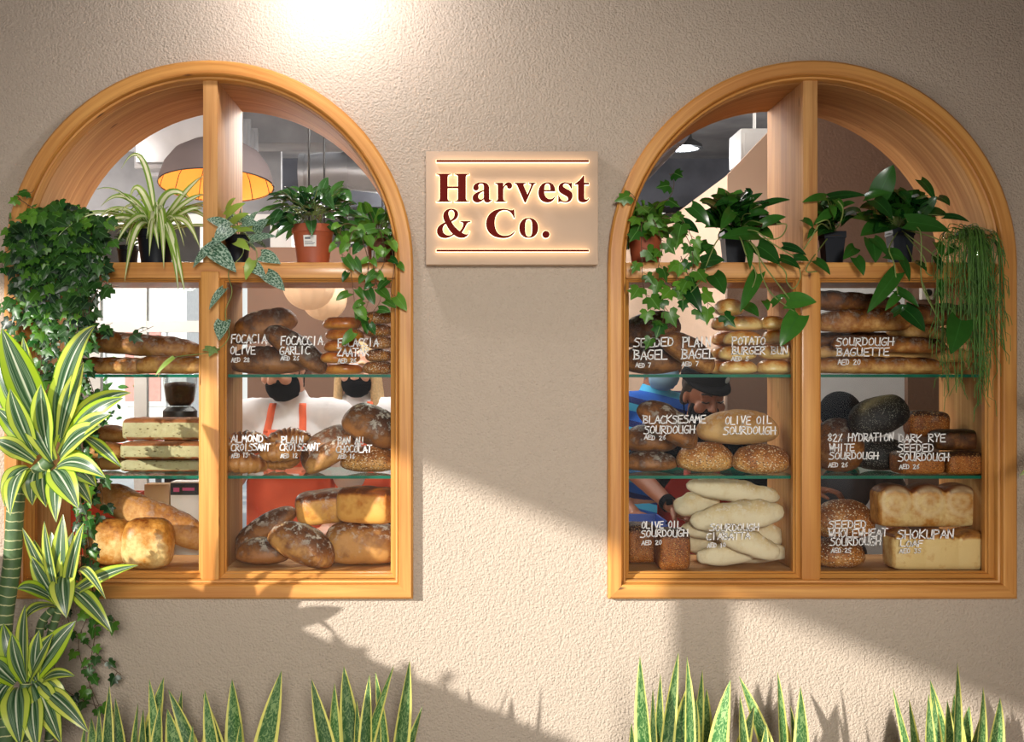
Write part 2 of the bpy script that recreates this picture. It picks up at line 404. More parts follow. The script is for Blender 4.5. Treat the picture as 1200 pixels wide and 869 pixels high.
slab('wall_near_jamb', (1.05, 1.86, 0), (1.30, 1.90, 2.02), M['stucco_in'])
slab('wall_right_blocker', (2.5, -4.5, 0), (2.6, 0.0, 2.8), M['paint_brown'], 'unseen wall added to block light from the right')  # added out of view to darken the right of the shop front
slab('wall_corridor_back', (1.13, 5.2, 0), (4.6, 5.3, 2.5), M['white_metal'])  # white paint stands in for bright daylight beyond the opening
# window wall at the back left: white bars in front of daylight
wv = empty('window_3', (-2.6, GY, 0), 'white framed glazed wall at the back of the bakery', None, None, 'structure')
mb = MB()
for x in (-3.955, -3.35, -2.75, -2.42, -1.95, -1.45): mb.box((x + 2.6 - .045, 0, 0), (x + 2.6 + .045, .07, 2.75))
for z in (0.05, 0.95, 1.95, 2.72): mb.box((-1.4, 0.005, z - .04), (1.15, .065, z + .04))
mb.build('window_frame', M['white_metal'], wv, smooth=False)
mb = MB(); mb.box((-1.4, .03, .05), (1.15, .036, 2.7)); mb.build('window_glass', M['glass'], wv, smooth=False)
slab('wall_back_left', (-4.0, GY, 2.75), (-1.42, GY + .08, 3.4), M['concrete'])
slab('wall_back_return', (-1.42, GY - .02, 0), (-1.34, 8.9, 2.7), M['white_metal'])
# ceiling beams, ducts
slab('ceiling_beam_1', (-4.0, 4.2, 3.1), (0.3, 4.5, 3.4), M['concrete'])
slab('ceiling_beam_2', (-4.0, 6.4, 3.0), (4.6, 6.8, 3.4), M['concrete_dark'])
slab('ceiling_beam_3', (0.2, 2.3, 3.14), (0.5, 8.9, 3.4), M['concrete'])
slab('ceiling_beam_4', (-0.9, 2.0, 3.2), (-0.6, 8.9, 3.4), M['concrete_dark'])
mb = MB(); mb.box((-1.9, 2.95, 2.75), (-1.45, 4.15, 3.15), bevel=.01)
for k in range(5): mb.box((-1.92, 3.0 + k * .27, 2.73), (-1.43, 3.03 + k * .27, 3.17))
o = mb.build('air_duct', M['grey_metal'], auto=35); tag(o, 'square metal air duct hung below the concrete ceiling', 'air duct')
mb = MB()
pts = [(-1.25 + .15 * i, 4.9, 3.02 + .02 * math.sin(i)) for i in range(12)]
mb.tube(pts, 0.13, 18)
for i in range(0, 12, 2): mb.tube([(pts[i][0] - .02, 4.9, pts[i][2]), (pts[i][0] + .02, 4.9, pts[i][2])], 0.138, 18)
o = mb.build('round_duct', M['grey_metal'], auto=35); tag(o, 'round silver ventilation pipe running under the ceiling', 'pipe')
mb = MB(); mb.box((-0.98, 5.6, 2.35), (-0.5, 5.9, 2.72), bevel=.01); mb.box((-.9, 5.58, 2.45), (-.74, 5.60, 2.62))
mb.tube([(-.74, 5.75, 2.72), (-.74, 5.75, 3.4)], .012, 6)
o = mb.build('ceiling_speaker', M['black_metal'], auto=35); tag(o, 'dark equipment box hanging from the ceiling behind the terracotta pot', 'equipment')
# daylight courtyard behind the window wall
slab('floor_court', (-14, 9.0, -.1), (9, 22, 0), M['paving'])
# ------------------------------------------------------------------ shop sign with raised letters
M['sign_board'] = plain('sign_board_paint', srgb(200, 174, 150), 0.7, var=0.02, spec=0.15)
M['sign_red'] = plain('oxblood_lettering', srgb(104, 22, 14), 0.75, var=0.05, spec=0.12)
M['sign_glow'] = emit('lit_acrylic_edge', srgb(255, 218, 170), 2.2)
GLY = {
'H': ["M20,0 L20,19 C75,19 97,35 97,95 L97,581 C97,641 80,657 20,657 L20,676 L355,676 L355,657 C295,655 275,641 275,583 L275,371 L502,371 L502,583 C502,641 482,655 422,657 L422,676 L757,676 L757,657 C697,657 680,641 680,581 L680,95 C680,35 702,19 757,19 L757,0 L422,0 L422,19 C482,20 502,36 502,95 L502,325 L275,325 L275,95 C275,36 295,20 355,19 L355,0"],
'a': ["M488,52 L475,62 C465,52 457,48 448,48 C432,48 424,60 424,88 L424,318 C424,420 360,473 245,473 C120,473 40,415 40,340 C40,300 68,272 108,272 C148,272 176,297 176,334 C176,352 168,368 168,385 C168,420 195,440 232,440 C270,440 290,415 290,365 L290,286 C110,225 25,190 25,95 C25,30 68,-14 135,-14 C195,-14 240,8 294,62 C300,10 328,-14 375,-14 C422,-14 455,5 488,52", "M290,100 L290,255 C205,222 165,180 165,125 C165,85 190,58 222,58 C245,58 270,72 290,100"],
'r': ["M222,461 L222,365 C255,440 295,473 345,473 C395,473 432,438 432,388 C432,345 406,316 367,316 C334,316 312,338 308,372 C306,388 300,394 290,394 C268,394 230,350 222,300 L222,95 C222,38 238,24 298,19 L298,0 L26,0 L26,19 C76,26 88,38 88,95 L88,368 C88,424 76,436 26,442 L26,461"],
'v': ["M16,461 L16,443 C50,440 62,428 85,374 L240,-14 L272,-14 L420,355 C445,417 455,435 490,442 L490,461 L336,461 L336,443 C372,440 385,430 385,408 C385,396 380,378 372,357 L305,180 L234,360 C227,378 222,394 222,405 C222,428 238,440 273,443 L273,461"],
'e': ["M406,132 L424,121 C378,28 320,-14 240,-14 C110,-14 25,80 25,226 C25,372 118,473 242,473 C350,473 420,395 422,252 L162,252 C166,140 215,68 295,68 C340,68 373,88 406,132", "M166,286 L306,286 C304,400 286,440 238,440 C190,440 168,396 166,286"],
's': ["M352,462 L350,320 L328,320 C300,405 262,442 206,442 C168,442 142,420 142,388 C142,362 160,342 210,318 L265,290 C340,252 368,208 368,146 C368,50 300,-14 200,-14 C150,-14 110,8 78,8 C64,8 52,2 44,-14 L26,-14 L26,152 L46,152 C70,62 122,17 188,17 C232,17 260,40 260,76 C260,108 240,130 185,158 L135,184 C62,222 30,266 30,330 C30,412 95,473 182,473 C230,473 270,452 300,452 C316,452 324,455 332,462"],
't': ["M318,461 L318,418 L220,418 L220,112 C220,72 230,56 255,56 C275,56 292,68 310,98 L328,86 C300,16 258,-12 200,-12 C124,-12 86,28 86,104 L86,418 L20,418 L20,440 C90,484 145,545 190,630 L220,630 L220,461"],
'&': ["M775,160 L790,150 C760,50 700,-14 610,-14 C540,-14 490,10 430,62 C360,10 300,-18 225,-18 C115,-18 45,50 45,148 C45,240 100,305 230,365 C200,420 185,465 185,515 C185,620 260,691 370,691 C470,691 530,635 530,560 C530,480 475,425 375,378 C420,290 480,215 560,150 C610,210 640,270 640,320 C640,355 620,370 570,374 L570,394 L810,394 L810,374 C750,365 730,345 700,280 C675,225 645,170 610,115 C650,85 685,75 712,75 C745,75 762,100 775,160", "M358,415 C420,455 440,500 440,560 C440,620 415,658 375,658 C335,658 310,628 310,580 C310,535 325,485 358,415", "M250,325 C195,290 180,245 180,195 C180,110 235,50 310,50 C345,50 375,62 402,88 C335,150 290,230 250,325"],
'C': ["M655,676 L664,470 L642,470 C610,590 540,655 450,655 C320,655 235,540 235,345 C235,150 320,40 450,40 C530,40 590,70 655,150 L673,136 C620,40 540,-19 420,-19 C195,-19 49,120 49,330 C49,545 200,691 410,691 C500,691 555,655 595,655 C615,655 625,660 633,676"],
'o': ["M250,473 C380,473 476,372 476,230 C476,85 380,-14 250,-14 C120,-14 25,85 25,230 C25,375 120,473 250,473", "M250,442 C190,442 168,380 168,230 C168,75 192,17 250,17 C310,17 333,75 333,230 C333,385 310,442 250,442"],
'.': ["M125,157 C173,157 212,118 212,70 C212,22 173,-17 125,-17 C77,-17 38,22 38,70 C38,118 77,157 125,157"],
}
def glyph_loops(ch):
    loops = []
    for path in GLY[ch]:
        pts = []; cur = None
        toks = path.replace('M', ' M').replace('L', ' L').replace('C', ' C').split()
        i = 0
        while i < len(toks):
            t = toks[i]
            if t[0] in 'ML':
                cur = Vector([float(q) for q in t[1:].split(',')]); pts.append(cur.copy()); i += 1
            else:
                a = Vector([float(q) for q in t[1:].split(',')]); b = Vector([float(q) for q in toks[i + 1].split(',')]); c = Vector([float(q) for q in toks[i + 2].split(',')])
                for k in range(1, 9):
                    u = k / 8; pts.append(cur * (1 - u) ** 3 + a * 3 * u * (1 - u) ** 2 + b * 3 * u * u * (1 - u) + c * u ** 3)
                cur = c; i += 3
        if (pts[0] - pts[-1]).length < 1: pts.pop()
        loops.append(pts)
    return loops
def solid_outline(name, loops, thick, mat, parent, loc, offset=0.0):
    "extruded flat shape standing in the xz plane, facing -y; loops in metres"
    cu = bpy.data.curves.new(name, 'CURVE'); cu.dimensions = '2D'; cu.fill_mode = 'BOTH'; cu.extrude = thick / 2; cu.offset = offset
    for lp in loops:
        sp = cu.splines.new('POLY'); sp.points.add(len(lp) - 1); sp.use_cyclic_u = True
        for q, p in zip(sp.points, lp): q.co = (p[0], p[1], 0, 1)
    tmp = bpy.data.objects.new('tmp', cu); COL.objects.link(tmp)
    dg = bpy.context.evaluated_depsgraph_get(); me = bpy.data.meshes.new_from_object(tmp.evaluated_get(dg))
    bpy.data.objects.remove(tmp); bpy.data.curves.remove(cu)
    me.transform(Matrix.Rotation(R(90), 4, 'X')); me.materials.clear(); me.materials.append(mat); me.name = name
    for p in me.polygons: p.use_smooth = False
    o = bpy.data.objects.new(name, me); COL.objects.link(o); o.parent = parent; o.location = loc
    return o
def shop_sign():
    y1 = -0.055
    a = P(499, 177, y1); b = P(701, 310, y1); c = (a + b) / 2
    root = empty('shop_sign', (c.x, 0, c.z), 'beige shop sign board with glowing dark red raised letters', 'sign')
    mb = MB(); hx = (b.x - a.x) / 2; hz = (a.z - b.z) / 2
    mb.box((-hx, y1, -hz), (hx, 0.0, hz), bevel=.003); mb.build('board', M['sign_board'], root, auto=35)
    k = K(y1); ox, oz = c.x, c.z
    def put(ch, x0, x1, base, top, small=None):
        loops = glyph_loops(ch); xs = [p.x for l in loops for p in l]; mn, mx = min(xs), max(xs)
        A = P(480 + x0 / 5, 160 + base / 5, y1); B = P(480 + x1 / 5, 160 + top / 5, y1)
        sx = (B.x - A.x) / (mx - mn); sz = (B.z - A.z) / 676.0
        lp = [[((p.x - mn) * sx, p.y * sz) for p in l] for l in loops]
        L = solid_outline('letter', lp, 0.004, M['sign_red'], root, (A.x - ox, y1 - 0.016, A.z - oz))
        solid_outline('lit_edge', lp, 0.010, M['sign_glow'], L, (0, 0.008, 0), 0.0012)
    for ch, x0, x1 in (('H', 157, 350), ('a', 368, 482), ('r', 500, 600), ('v', 613, 737), ('e', 752, 852), ('s', 868, 952), ('t', 965, 1050)): put(ch, x0, x1, 387, 223)
    for ch, x0, x1 in (('&', 160, 358), ('C', 447, 617), ('o', 640, 752), ('.', 775, 818)): put(ch, x0, x1, 594, 430)
    for yy in (149, 671):
        A = P(480 + 157 / 5, 160 + (yy + 6) / 5, y1); B = P(480 + 1047 / 5, 160 + (yy - 6) / 5, y1)
        lp = [[(0, 0), (B.x - A.x, 0), (B.x - A.x, B.z - A.z), (0, B.z - A.z)]]
        L = solid_outline('rule_line', lp, 0.004, M['sign_red'], root, (A.x - ox, y1 - 0.016, A.z - oz))
        solid_outline('lit_edge', lp, 0.010, M['sign_glow'], L, (0, 0.008, 0), 0.0012)
shop_sign()

# ------------------------------------------------------------------ hand lettering on the panes
STK = {
'A': ["0,0 .55,1 1,0", ".1,.33 1.1,.33"], 'B': ["0.05,0 .05,1", "-.15,1 .8,.9 .85,.65 .1,.52 .95,.35 .9,.08 -.1,0"], 'C': ["1,.92 .4,1 0,.6 .05,.15 .5,0 1,.1"],
'D': ["0.1,0 .1,1", "-.1,1 .75,.9 1,.5 .8,.1 0,0"], 'E': ["1,1 .05,.95 .05,0 1.05,0", "0,.5 .85,.52"], 'F': ["1,1 .05,.95 .05,0", "0,.5 .8,.52"],
'G': ["1,.95 .4,1 0,.6 .05,.15 .5,0 .95,.1 .95,.45 .5,.45"], 'H': ["0.05,0 .05,1", ".95,0 .95,1", "-.05,.48 1.15,.5"], 'I': [".5,0 .5,1"],
'J': [".8,1 .8,.2 .4,0 0,.2"], 'K': [".05,0 .05,1", "1,1 .05,.45 1.05,0"], 'L': [".05,1 .05,0 1.05,.02"], 'M': ["0,0 .15,1 .5,.35 .85,1 1,0"],
'N': [".05,0 .05,1 .9,0 .95,1.05"], 'O': [".5,1 .05,.65 .1,.15 .5,0 .95,.25 .95,.75 .5,1"], 'P': ["0.05,-.1 .05,1", "-.1,1 .9,.95 .95,.6 .05,.45"],
'Q': [".5,1 .05,.65 .1,.15 .5,0 .95,.25 .95,.75 .5,1"], 'R': [".05,0 .05,1", "-.1,1 .85,.95 .9,.62 .1,.5 1.05,0"], 'S': ["1,.95 .35,1 .05,.72 .85,.5 1,.2 .6,0 -.1,.05"],
'T': ["-.1,1 1.1,1", ".5,1 .45,0"], 'U': [".05,1 .05,.15 .5,0 .9,.15 .95,1", ".95,.3 .97,0"], 'V': ["0,1 .45,0 1,1.05"], 'W': ["0,1 .25,0 .5,.7 .75,0 1,1.05"],
'X': ["0,0 1,1", "0,1 1,0"], 'Y': ["0,1 .5,.5 1,1.05", ".5,.5 .45,0"], 'Z': ["0,1 1,1 0,0 1,0"],
'0': [".5,1 .1,.6 .2,.1 .6,0 .95,.4 .9,.85 .5,1"], '1': [".3,.8 .55,1 .5,0"], '2': [".05,.8 .5,1 .9,.75 .05,0 1,0"], '3': [".1,1 .9,1 .45,.6 .9,.3 .5,0 .05,.1"],
'5': [".95,1 .2,1 .15,.55 .7,.6 .9,.3 .55,0 .05,.08"], '6': [".85,1 .2,.6 .1,.2 .5,0 .9,.25 .6,.5 .15,.35"], '7': [".05,1 1,1 .4,0"], '8': [".5,.5 .1,.75 .5,1 .9,.75 .5,.5 .05,.2 .5,0 .95,.2 .5,.5"],
'%': ["0.1,0 .9,1", ".1,.8 .3,.95 .35,.75 .1,.8", ".7,.25 .9,.3 .85,.05 .7,.25"],
}
def lettering(pane, lines):
    "lines: (text, px, py_bottom, px_width, px_height); polyline strokes lying on the front of the pane"
    yf = 0.0462; mb = MB(); rnd = random.Random(sum(map(ord, lines[0][0])) + len(lines) + int(lines[0][1]))
    org = pane.parent.location + Vector((0, 0, 0))
    for text, px, py, wpx, hpx in lines:
        nch = len(text); adv = wpx / nch; k = K(yf); r = 0.0018 if hpx > 9 else (0.0016 if hpx > 6 else 0.0012)
        for i, ch in enumerate(text):
            if ch == ' ': continue
            cw = adv * (0.80 if ch != 'I' else .6); jy = rnd.uniform(-.5, .5); sl = rnd.uniform(.02, .12)
            for st in STK[ch]:
                pts = []
                for q in st.split():
                    a, b = [float(z) for z in q.split(',')]
                    pts.append(P(px + i * adv + (a + sl * b) * cw, py + jy - b * hpx - i * .12 * (hpx / 14), yf) - org)
                for p0, p1 in zip(pts[:-1], pts[1:]):
                    d = (p1 - p0); L = d.length
                    if L < 1e-6: continue
                    d /= L; nrm = Vector((-d.z, 0, d.x)) * r; e = d * r * .8
                    q = [p0 - e - nrm, p1 + e - nrm, p1 + e + nrm, p0 - e + nrm]
                    yb = Vector((0, .0006, 0))
                    A = [mb.vert(z) for z in q]; B = [mb.vert(z + yb) for z in q]
                    mb.face(A); mb.face(B[::-1])
                    for m in range(4): mb.face((A[m], B[m], B[(m + 1) % 4], A[(m + 1) % 4]))
    mb.build('lettering', M['lettering'], pane, smooth=False)
g0, g1, g2, g3 = [q[0] for q in WINPANES]
lettering(g1, [("FOCACIA", 271, 402, 42, 10), ("OLIVE", 270, 415, 30, 9), ("AED 28", 271, 424, 22, 5)])
lettering(g1, [("FOCACCIA", 329, 404, 50, 10), ("GARLIC", 328, 415, 36, 9), ("AED 26", 329, 422, 22, 5)])
lettering(g1, [("FOCACCIA", 396, 406, 48, 9), ("ZAATAR", 395, 417, 38, 9), ("AED 26", 396, 425, 22, 5)])
lettering(g1, [("ALMOND", 271, 518, 38, 8), ("CROISSANT", 271, 528, 46, 8), ("AED 15", 271, 536, 20, 5)])
lettering(g1, [("PLAIN", 330, 519, 26, 8), ("CROISSANT", 328, 528, 47, 8), ("AED 12", 329, 536, 20, 5)])
lettering(g1, [("PAN AU", 396, 520, 30, 8), ("CHOCOLAT", 394, 530, 42, 8), ("AED 16", 396, 537, 20, 5)])
lettering(g2, [("SEEDED", 743, 406, 47, 10), ("BAGEL", 743, 421, 40, 11), ("AED 7", 745, 430, 18, 5)])
lettering(g2, [("PLAIN", 800, 406, 34, 11), ("BAGEL", 799, 420, 40, 11), ("AED 7", 799, 429, 20, 5)])
lettering(g2, [("POTATO", 858, 404, 40, 9), ("BURGER BUN", 858, 415, 66, 9), ("AED 5", 857, 423, 21, 5)])
lettering(g2, [("BLACKSESAME", 754, 496, 74, 9), ("SOURDOUGH", 755, 508, 60, 9), ("AED 26", 755, 515, 26, 5)])
lettering(g2, [("OLIVE OIL", 850, 497, 55, 9), ("SOURDOUGH", 848, 509, 62, 9)])
lettering(g2, [("OLIVE OIL", 752, 619, 47, 8), ("SOURDOUGH", 751, 629, 56, 8), ("AED 20", 752, 638, 24, 5)])
lettering(g2, [("SOURDOUGH", 832, 622, 58, 8), ("CIABATTA", 828, 632, 52, 8), ("AED 10", 829, 641, 22, 5)])
lettering(g3, [("SOURDOUGH", 980, 405, 68, 9), ("BAGUETTE", 981, 417, 62, 9), ("AED 20", 982, 427, 27, 6)])
lettering(g3, [("82% HYDRATION", 970, 517, 78, 9), ("WHITE", 972, 528, 30, 8), ("SOURDOUGH", 972, 538, 58, 8), ("AED 26", 971, 547, 23, 5)])
lettering(g3, [("DARK RYE", 1053, 518, 56, 9), ("SEEDED", 1052, 529, 43, 9), ("SOURDOUGH", 1053, 540, 60, 9), ("AED 26", 1054, 549, 24, 5)])
lettering(g3, [("SEEDED", 971, 619, 45, 9), ("WHOLEWHEAT", 971, 629, 70, 9), ("SOURDOUGH", 973, 639, 60, 9), ("AED 25", 974, 647, 24, 5)])
lettering(g3, [("SHOKUPAN", 1052, 631, 67, 10), ("LOAF", 1055, 640, 28, 7), ("AED 35", 1054, 648, 26, 5)])
# ------------------------------------------------------------------ breads
def spow(a, e): return math.copysign(abs(a) ** e, a)
def crust(name, light_c, mid_c, dark_c, score_c=srgb(226, 196, 150), flour=srgb(232, 222, 204), speck=None, speck_c=None, speck_scale=170, rough=0.55, bump=0.35, spec=0.35, darkspots=0.0):
    light_c, mid_c, dark_c = [tuple(x ** 1.22 for x in c[:3]) + (1,) for c in (light_c, mid_c, dark_c)]
    n = NT(name); o = n.obj(); r, g, b = n.attr()[0:3]
    nz = n.noise(o, 22, 4, 0.6); f2 = n.noise(o, 90, 3, 0.6)
    k = n.math('ADD', r, n.math('MULTIPLY', n.math('SUBTRACT', nz, 0.5), 1.1), clamp=True)
    k = n.math('ADD', k, n.math('MULTIPLY', n.math('SUBTRACT', f2, 0.5), 0.3), clamp=True)
    c = n.ramp(k, [(0.12, light_c), (0.5, mid_c), (0.9, dark_c)])
    c = n.mix(n.math('MULTIPLY', b, n.math('ADD', 0.55, n.math('MULTIPLY', f2, 0.6)), clamp=True), c, score_c)
    fl = n.math('MULTIPLY', g, n.step(n.noise(o, 46, 4, 0.7), 0.50, 0.62)); c = n.mix(fl, c, flour)
    h = n.math('ADD', n.math('MULTIPLY', nz, 0.6), n.math('MULTIPLY', f2, 0.6))
    if speck:
        v = n.n('TexVoronoi'); n.l(n.scale(o, 1, 1, 1.6), v.inputs['Vector']); v.inputs['Scale'].default_value = speck_scale
        m = n.math('SUBTRACT', 1.0, n.step(v.outputs['Distance'], 0.28, 0.40)); m = n.math('MULTIPLY', m, n.step(n.noise(o, 18, 2), 0.5 - speck, 0.7 - speck))
        cc = n.mix(n.step(n.math('FRACT', n.math('MULTIPLY', v.outputs['Color'], 7.0)), 0.35, 0.5), speck_c[0], speck_c[1])
        c = n.mix(m, c, cc); h = n.math('ADD', h, n.math('MULTIPLY', m, 0.8))
    return n.pbr(c, rough, n.bump(h, bump, 0.004), spec=spec)
BR = {
 'dark': crust('dark_rye_crust', srgb(176, 124, 72), srgb(112, 70, 36), srgb(52, 30, 16), rough=.5),
 'country': crust('country_crust', srgb(206, 158, 96), srgb(150, 98, 50), srgb(80, 46, 22)),
 'baguette': crust('baguette_crust', srgb(222, 178, 116), srgb(178, 120, 62), srgb(104, 60, 26)),
 'pale': crust('pale_floured_crust', srgb(234, 220, 190), srgb(222, 200, 158), srgb(190, 150, 96), rough=.75, flour=srgb(240, 232, 214)),
 'golden': crust('golden_tin_crust', srgb(228, 176, 100), srgb(198, 128, 52), srgb(122, 66, 24), rough=.42, bump=.22),
 'white_tin': crust('white_tin_crust', srgb(234, 206, 150), srgb(204, 148, 76), srgb(124, 66, 24), rough=.4, bump=.3),
 'bun': crust('glossy_bun_crust', srgb(238, 208, 146), srgb(214, 148, 66), srgb(160, 86, 28), rough=.32, bump=.06, spec=.5),
 'bagel': crust('shiny_bagel_crust', srgb(226, 164, 76), srgb(196, 116, 36), srgb(140, 72, 20), rough=.3, bump=.05, spec=.5),
 'seeded': crust('seeded_crust', srgb(222, 174, 108), srgb(186, 124, 62), srgb(130, 76, 34), speck=.34, speck_c=(srgb(246, 230, 192), srgb(88, 50, 24)), speck_scale=150),
 'zaatar': crust('seed_topped_crust', srgb(206, 150, 82), srgb(164, 104, 48), srgb(96, 54, 24), speck=.5, speck_c=(srgb(244, 232, 204), srgb(28, 22, 18)), speck_scale=210),
 'black': crust('charcoal_crust', srgb(66, 66, 68), srgb(34, 33, 35), srgb(14, 13, 14), score_c=srgb(146, 132, 96), speck=.2, speck_c=(srgb(140, 136, 124), srgb(12, 12, 12)), speck_scale=260, rough=.6),
 'rye': crust('rye_block_crust', srgb(176, 112, 48), srgb(142, 82, 30), srgb(74, 40, 16), speck=.3, speck_c=(srgb(200, 150, 84), srgb(56, 32, 14)), speck_scale=200),
 'croissant': crust('croissant_crust', srgb(206, 152, 88), srgb(152, 92, 42), srgb(76, 42, 20), rough=.4, spec=.5),
 'tan': crust('olive_oil_crust', srgb(222, 184, 128), srgb(196, 144, 84), srgb(140, 86, 42), rough=.6),
}
def crumb(name):
    n = NT(name); o = n.obj(); r, g, b = n.attr()[0:3]
    v = n.n('TexVoronoi'); n.l(n.scale(o, 60, 60, 110), v.inputs['Vector']); v.inputs['Scale'].default_value = 1.0
    hole = n.math('MULTIPLY', n.math('SUBTRACT', 1.0, n.step(v.outputs['Distance'], 0.16, 0.34)), n.step(n.noise(o, 40, 2), 0.40, 0.54))
    c = n.mix(n.noise(o, 50, 3), srgb(178, 171, 128), srgb(150, 136, 92)); c = n.mix(hole, c, srgb(108, 92, 54))
    k = n.math('ADD', r, n.math('MULTIPLY', n.math('SUBTRACT', n.noise(o, 35, 4), .5), .5), clamp=True)
    c = n.mix(n.step(k, 0.42, 0.62), c, n.mix(n.noise(o, 60, 3), srgb(160, 92, 42), srgb(104, 56, 24)))
    return n.pbr(c, .65, n.bump(n.math('SUBTRACT', n.noise(o, 60, 3), n.math('MULTIPLY', hole, .8)), .4, .004))
BR['slab'] = crumb('cut_focaccia_crumb')

def loaf_mesh(L, W, H, seed, e1=1.0, e2=1.0, flat=0.55, rough=0.05, domes=0, scores=(), flour=0.0, bake=0.25, taper=0.0, bend=0.0, sag=0.0, ridges=0, nu=44, nv=28, sdepth=.035, box=False, swid=0.06, tilt=0, swirl=False):
    mb = MB(); off = Vector((seed * 7.31, seed * 3.17, seed * 1.93)); rows = []
    for i in range(nu + 1):
        sx = math.sin(PI / 2 * (2 * i / nu - 1)); sx = max(-1, min(1, sx * .999 + .001 * (2 * i / nu - 1)))
        cr = max(0.0, 1 - abs(sx) ** (2 / e1)) ** (e1 / 2)
        row = []
        for j in range(nv):
            ph = 2 * PI * j / nv; ne = 2 / e2
            rr = cr / (abs(math.cos(ph)) ** ne + abs(math.sin(ph)) ** ne) ** (1 / ne)
            y = rr * math.cos(ph); z = rr * math.sin(ph)
            if z < 0: z *= flat
            tp = 1 - taper * (sx * .5 + .5)
            x0, y0 = sx, y
            z *= tp; y *= tp
            up = max(0, z)
            if domes:
                q = (sx * .5 + .5) * domes; d = abs(math.sin(PI * q)) ** .6
                z *= (0.72 + 0.28 * d) if z > 0 else 1.0
                y *= 0.93 + .07 * d
                if z > .45: y *= 1.05
            if ridges:
                rd = abs(math.sin(PI * ridges * (sx * .5 + .5))); z *= .82 + .18 * rd; y *= .84 + .16 * rd
            p = Vector((x0 * L / 2, y * W / 2, 0))
            hh = H / (1 + flat); p.z = z * hh
            lo = mnoise.noise(p * (2.2 / max(H, .04)) + off); hi = mnoise.noise(p * (9 / max(H, .04)) + off * 2)
            amt = rough * (1.0 if z > 0 else .45)
            nrm = Vector((x0 * .4, y0, z)); 
            if nrm.length > 1e-6: nrm.normalize()
            p += nrm * (lo * .9 + hi * .28) * H * amt
            sc = 0.0
            if z > 0.05:
                for (ax, ay, bx, by) in scores:
                    A = Vector((ax, ay)); B = Vector((bx, by)); Q = Vector((x0, y0)); d = B - A
                    t = max(0, min(1, (Q - A).dot(d) / d.length_squared)); dist = ((Q - (A + d * t)) * Vector((1, 1))).length
                    wd = swid * (0.35 + 0.65 * math.sin(PI * min(.97, max(.03, t))))
                    sc = max(sc, math.exp(-(dist / wd) ** 2))
                p.z -= sc * H * sdepth
            if bend: p.y += bend * (x0 * x0) * L; 
            if sag: p.z += sag * (1 - x0 * x0) * H
            bk = bake + 0.5 * up * (1 - 0.15 * abs(x0)) + 0.25 * lo
            if box: bk = bake + (0.75 if z > .66 else (0.4 * max(0, z - .3))) + (.6 if z < -.62 and flat < .93 else 0) + .2 * lo + (.25 if abs(x0) > .93 else 0)
            if swirl and y0 < 0:
                for q in (-.66, 0, .66):
                    dd = math.hypot((x0 - q) * L / 2, p.z - .12 * H) / H; sc = max(sc, .75 * math.exp(-((dd - .30) / .05) ** 2), .6 * math.exp(-((dd - .12) / .06) ** 2))
            fl = flour * max(0, min(1, up * 1.3 + lo * .8))
            row.append(mb.vert(p, (max(0, min(1, bk)), max(0, min(1, fl)), sc)))
        rows.append(row)
    for i in range(nu):
        for j in range(nv):
            k = (j + 1) % nv; mb.face((rows[i][j], rows[i + 1][j], rows[i + 1][k], rows[i][k]))
    # drop so that the lowest point is z = -H*flat/(1+flat) (kept relative); recentre vertically
    zs = [v[2] for v in mb.v]; zc = (min(zs) + max(zs)) / 2
    mb.v = [(a, b, c - zc) for a, b, c in mb.v]
    return mb
def ring_mesh(Rm, r, squash, seed, bake=.35, topping=0.0):
    mb = MB(); nu, nv = 36, 16; rows = []; off = Vector((seed * 3.3, seed, 2))
    for i in range(nu):
        a = 2 * PI * i / nu; row = []
        for j in range(nv):
            b = 2 * PI * j / nv; z = math.sin(b) * r * squash; rr = Rm + math.cos(b) * r
            p = Vector((rr * math.cos(a), rr * math.sin(a), z if z > 0 else z * .75))
            p *= 1 + .05 * mnoise.noise(p * 30 + off)
            row.append(mb.vert(p, (max(0, min(1, bake + .35 * math.sin(b) + .3 * mnoise.noise(p * 25 + off))), 0, 0)))
        rows.append(row)
    for i in range(nu):
        for j in range(nv): mb.face((rows[i][j], rows[(i + 1) % nu][j], rows[(i + 1) % nu][(j + 1) % nv], rows[i][(j + 1) % nv]))
    return mb
def croissant_mesh(L, H, seed):
    mb = MB(); nu, nv = 60, 18; rows = []; off = Vector((seed * 2.3, seed, 5)); seg = 7
    for i in range(nu + 1):
        t = i / nu; s = 2 * t - 1; th = s * 1.15
        rad = (1 - abs(s) ** 1.7) ** .8 * .5 + .05; st = (t * seg) % 1.0; rad *= .84 + .22 * (1 - st) ** .7
        rc = L / 2 / math.sin(1.15); c = Vector((rc * math.sin(th), -rc * (math.cos(th) - 1) - .02, 0))
        d = Vector((math.cos(th), math.sin(th), 0)); nrm = Vector((-d.y, d.x, 0)); row = []
        for j in range(nv):
            b = 2 * PI * j / nv; z = math.sin(b); z = z * .75 if z < 0 else z
            p = c + nrm * (math.cos(b) * rad * H * .95) + Vector((0, 0, z * rad * H))
            p += Vector((0, 0, 1)) * mnoise.noise(p * 40 + off) * .003
            row.append(mb.vert(p, (max(0, min(1, .15 + .55 * (1 - st) * max(0, z + .3) + .25 * mnoise.noise(p * 22 + off))), 0, 0)))
        rows.append(row)
    for i in range(nu):
        for j in range(nv): mb.face((rows[i][j], rows[i + 1][j], rows[i + 1][(j + 1) % nv], rows[i][(j + 1) % nv]))
    mb.face(rows[0][::-1]); mb.face(rows[-1])
    zs = [v[2] for v in mb.v]; zc = (min(zs) + max(zs)) / 2; ys = [v[1] for v in mb.v]; yc = (min(ys) + max(ys)) / 2
    mb.v = [(a, b - yc, c - zc) for a, b, c in mb.v]
    return mb
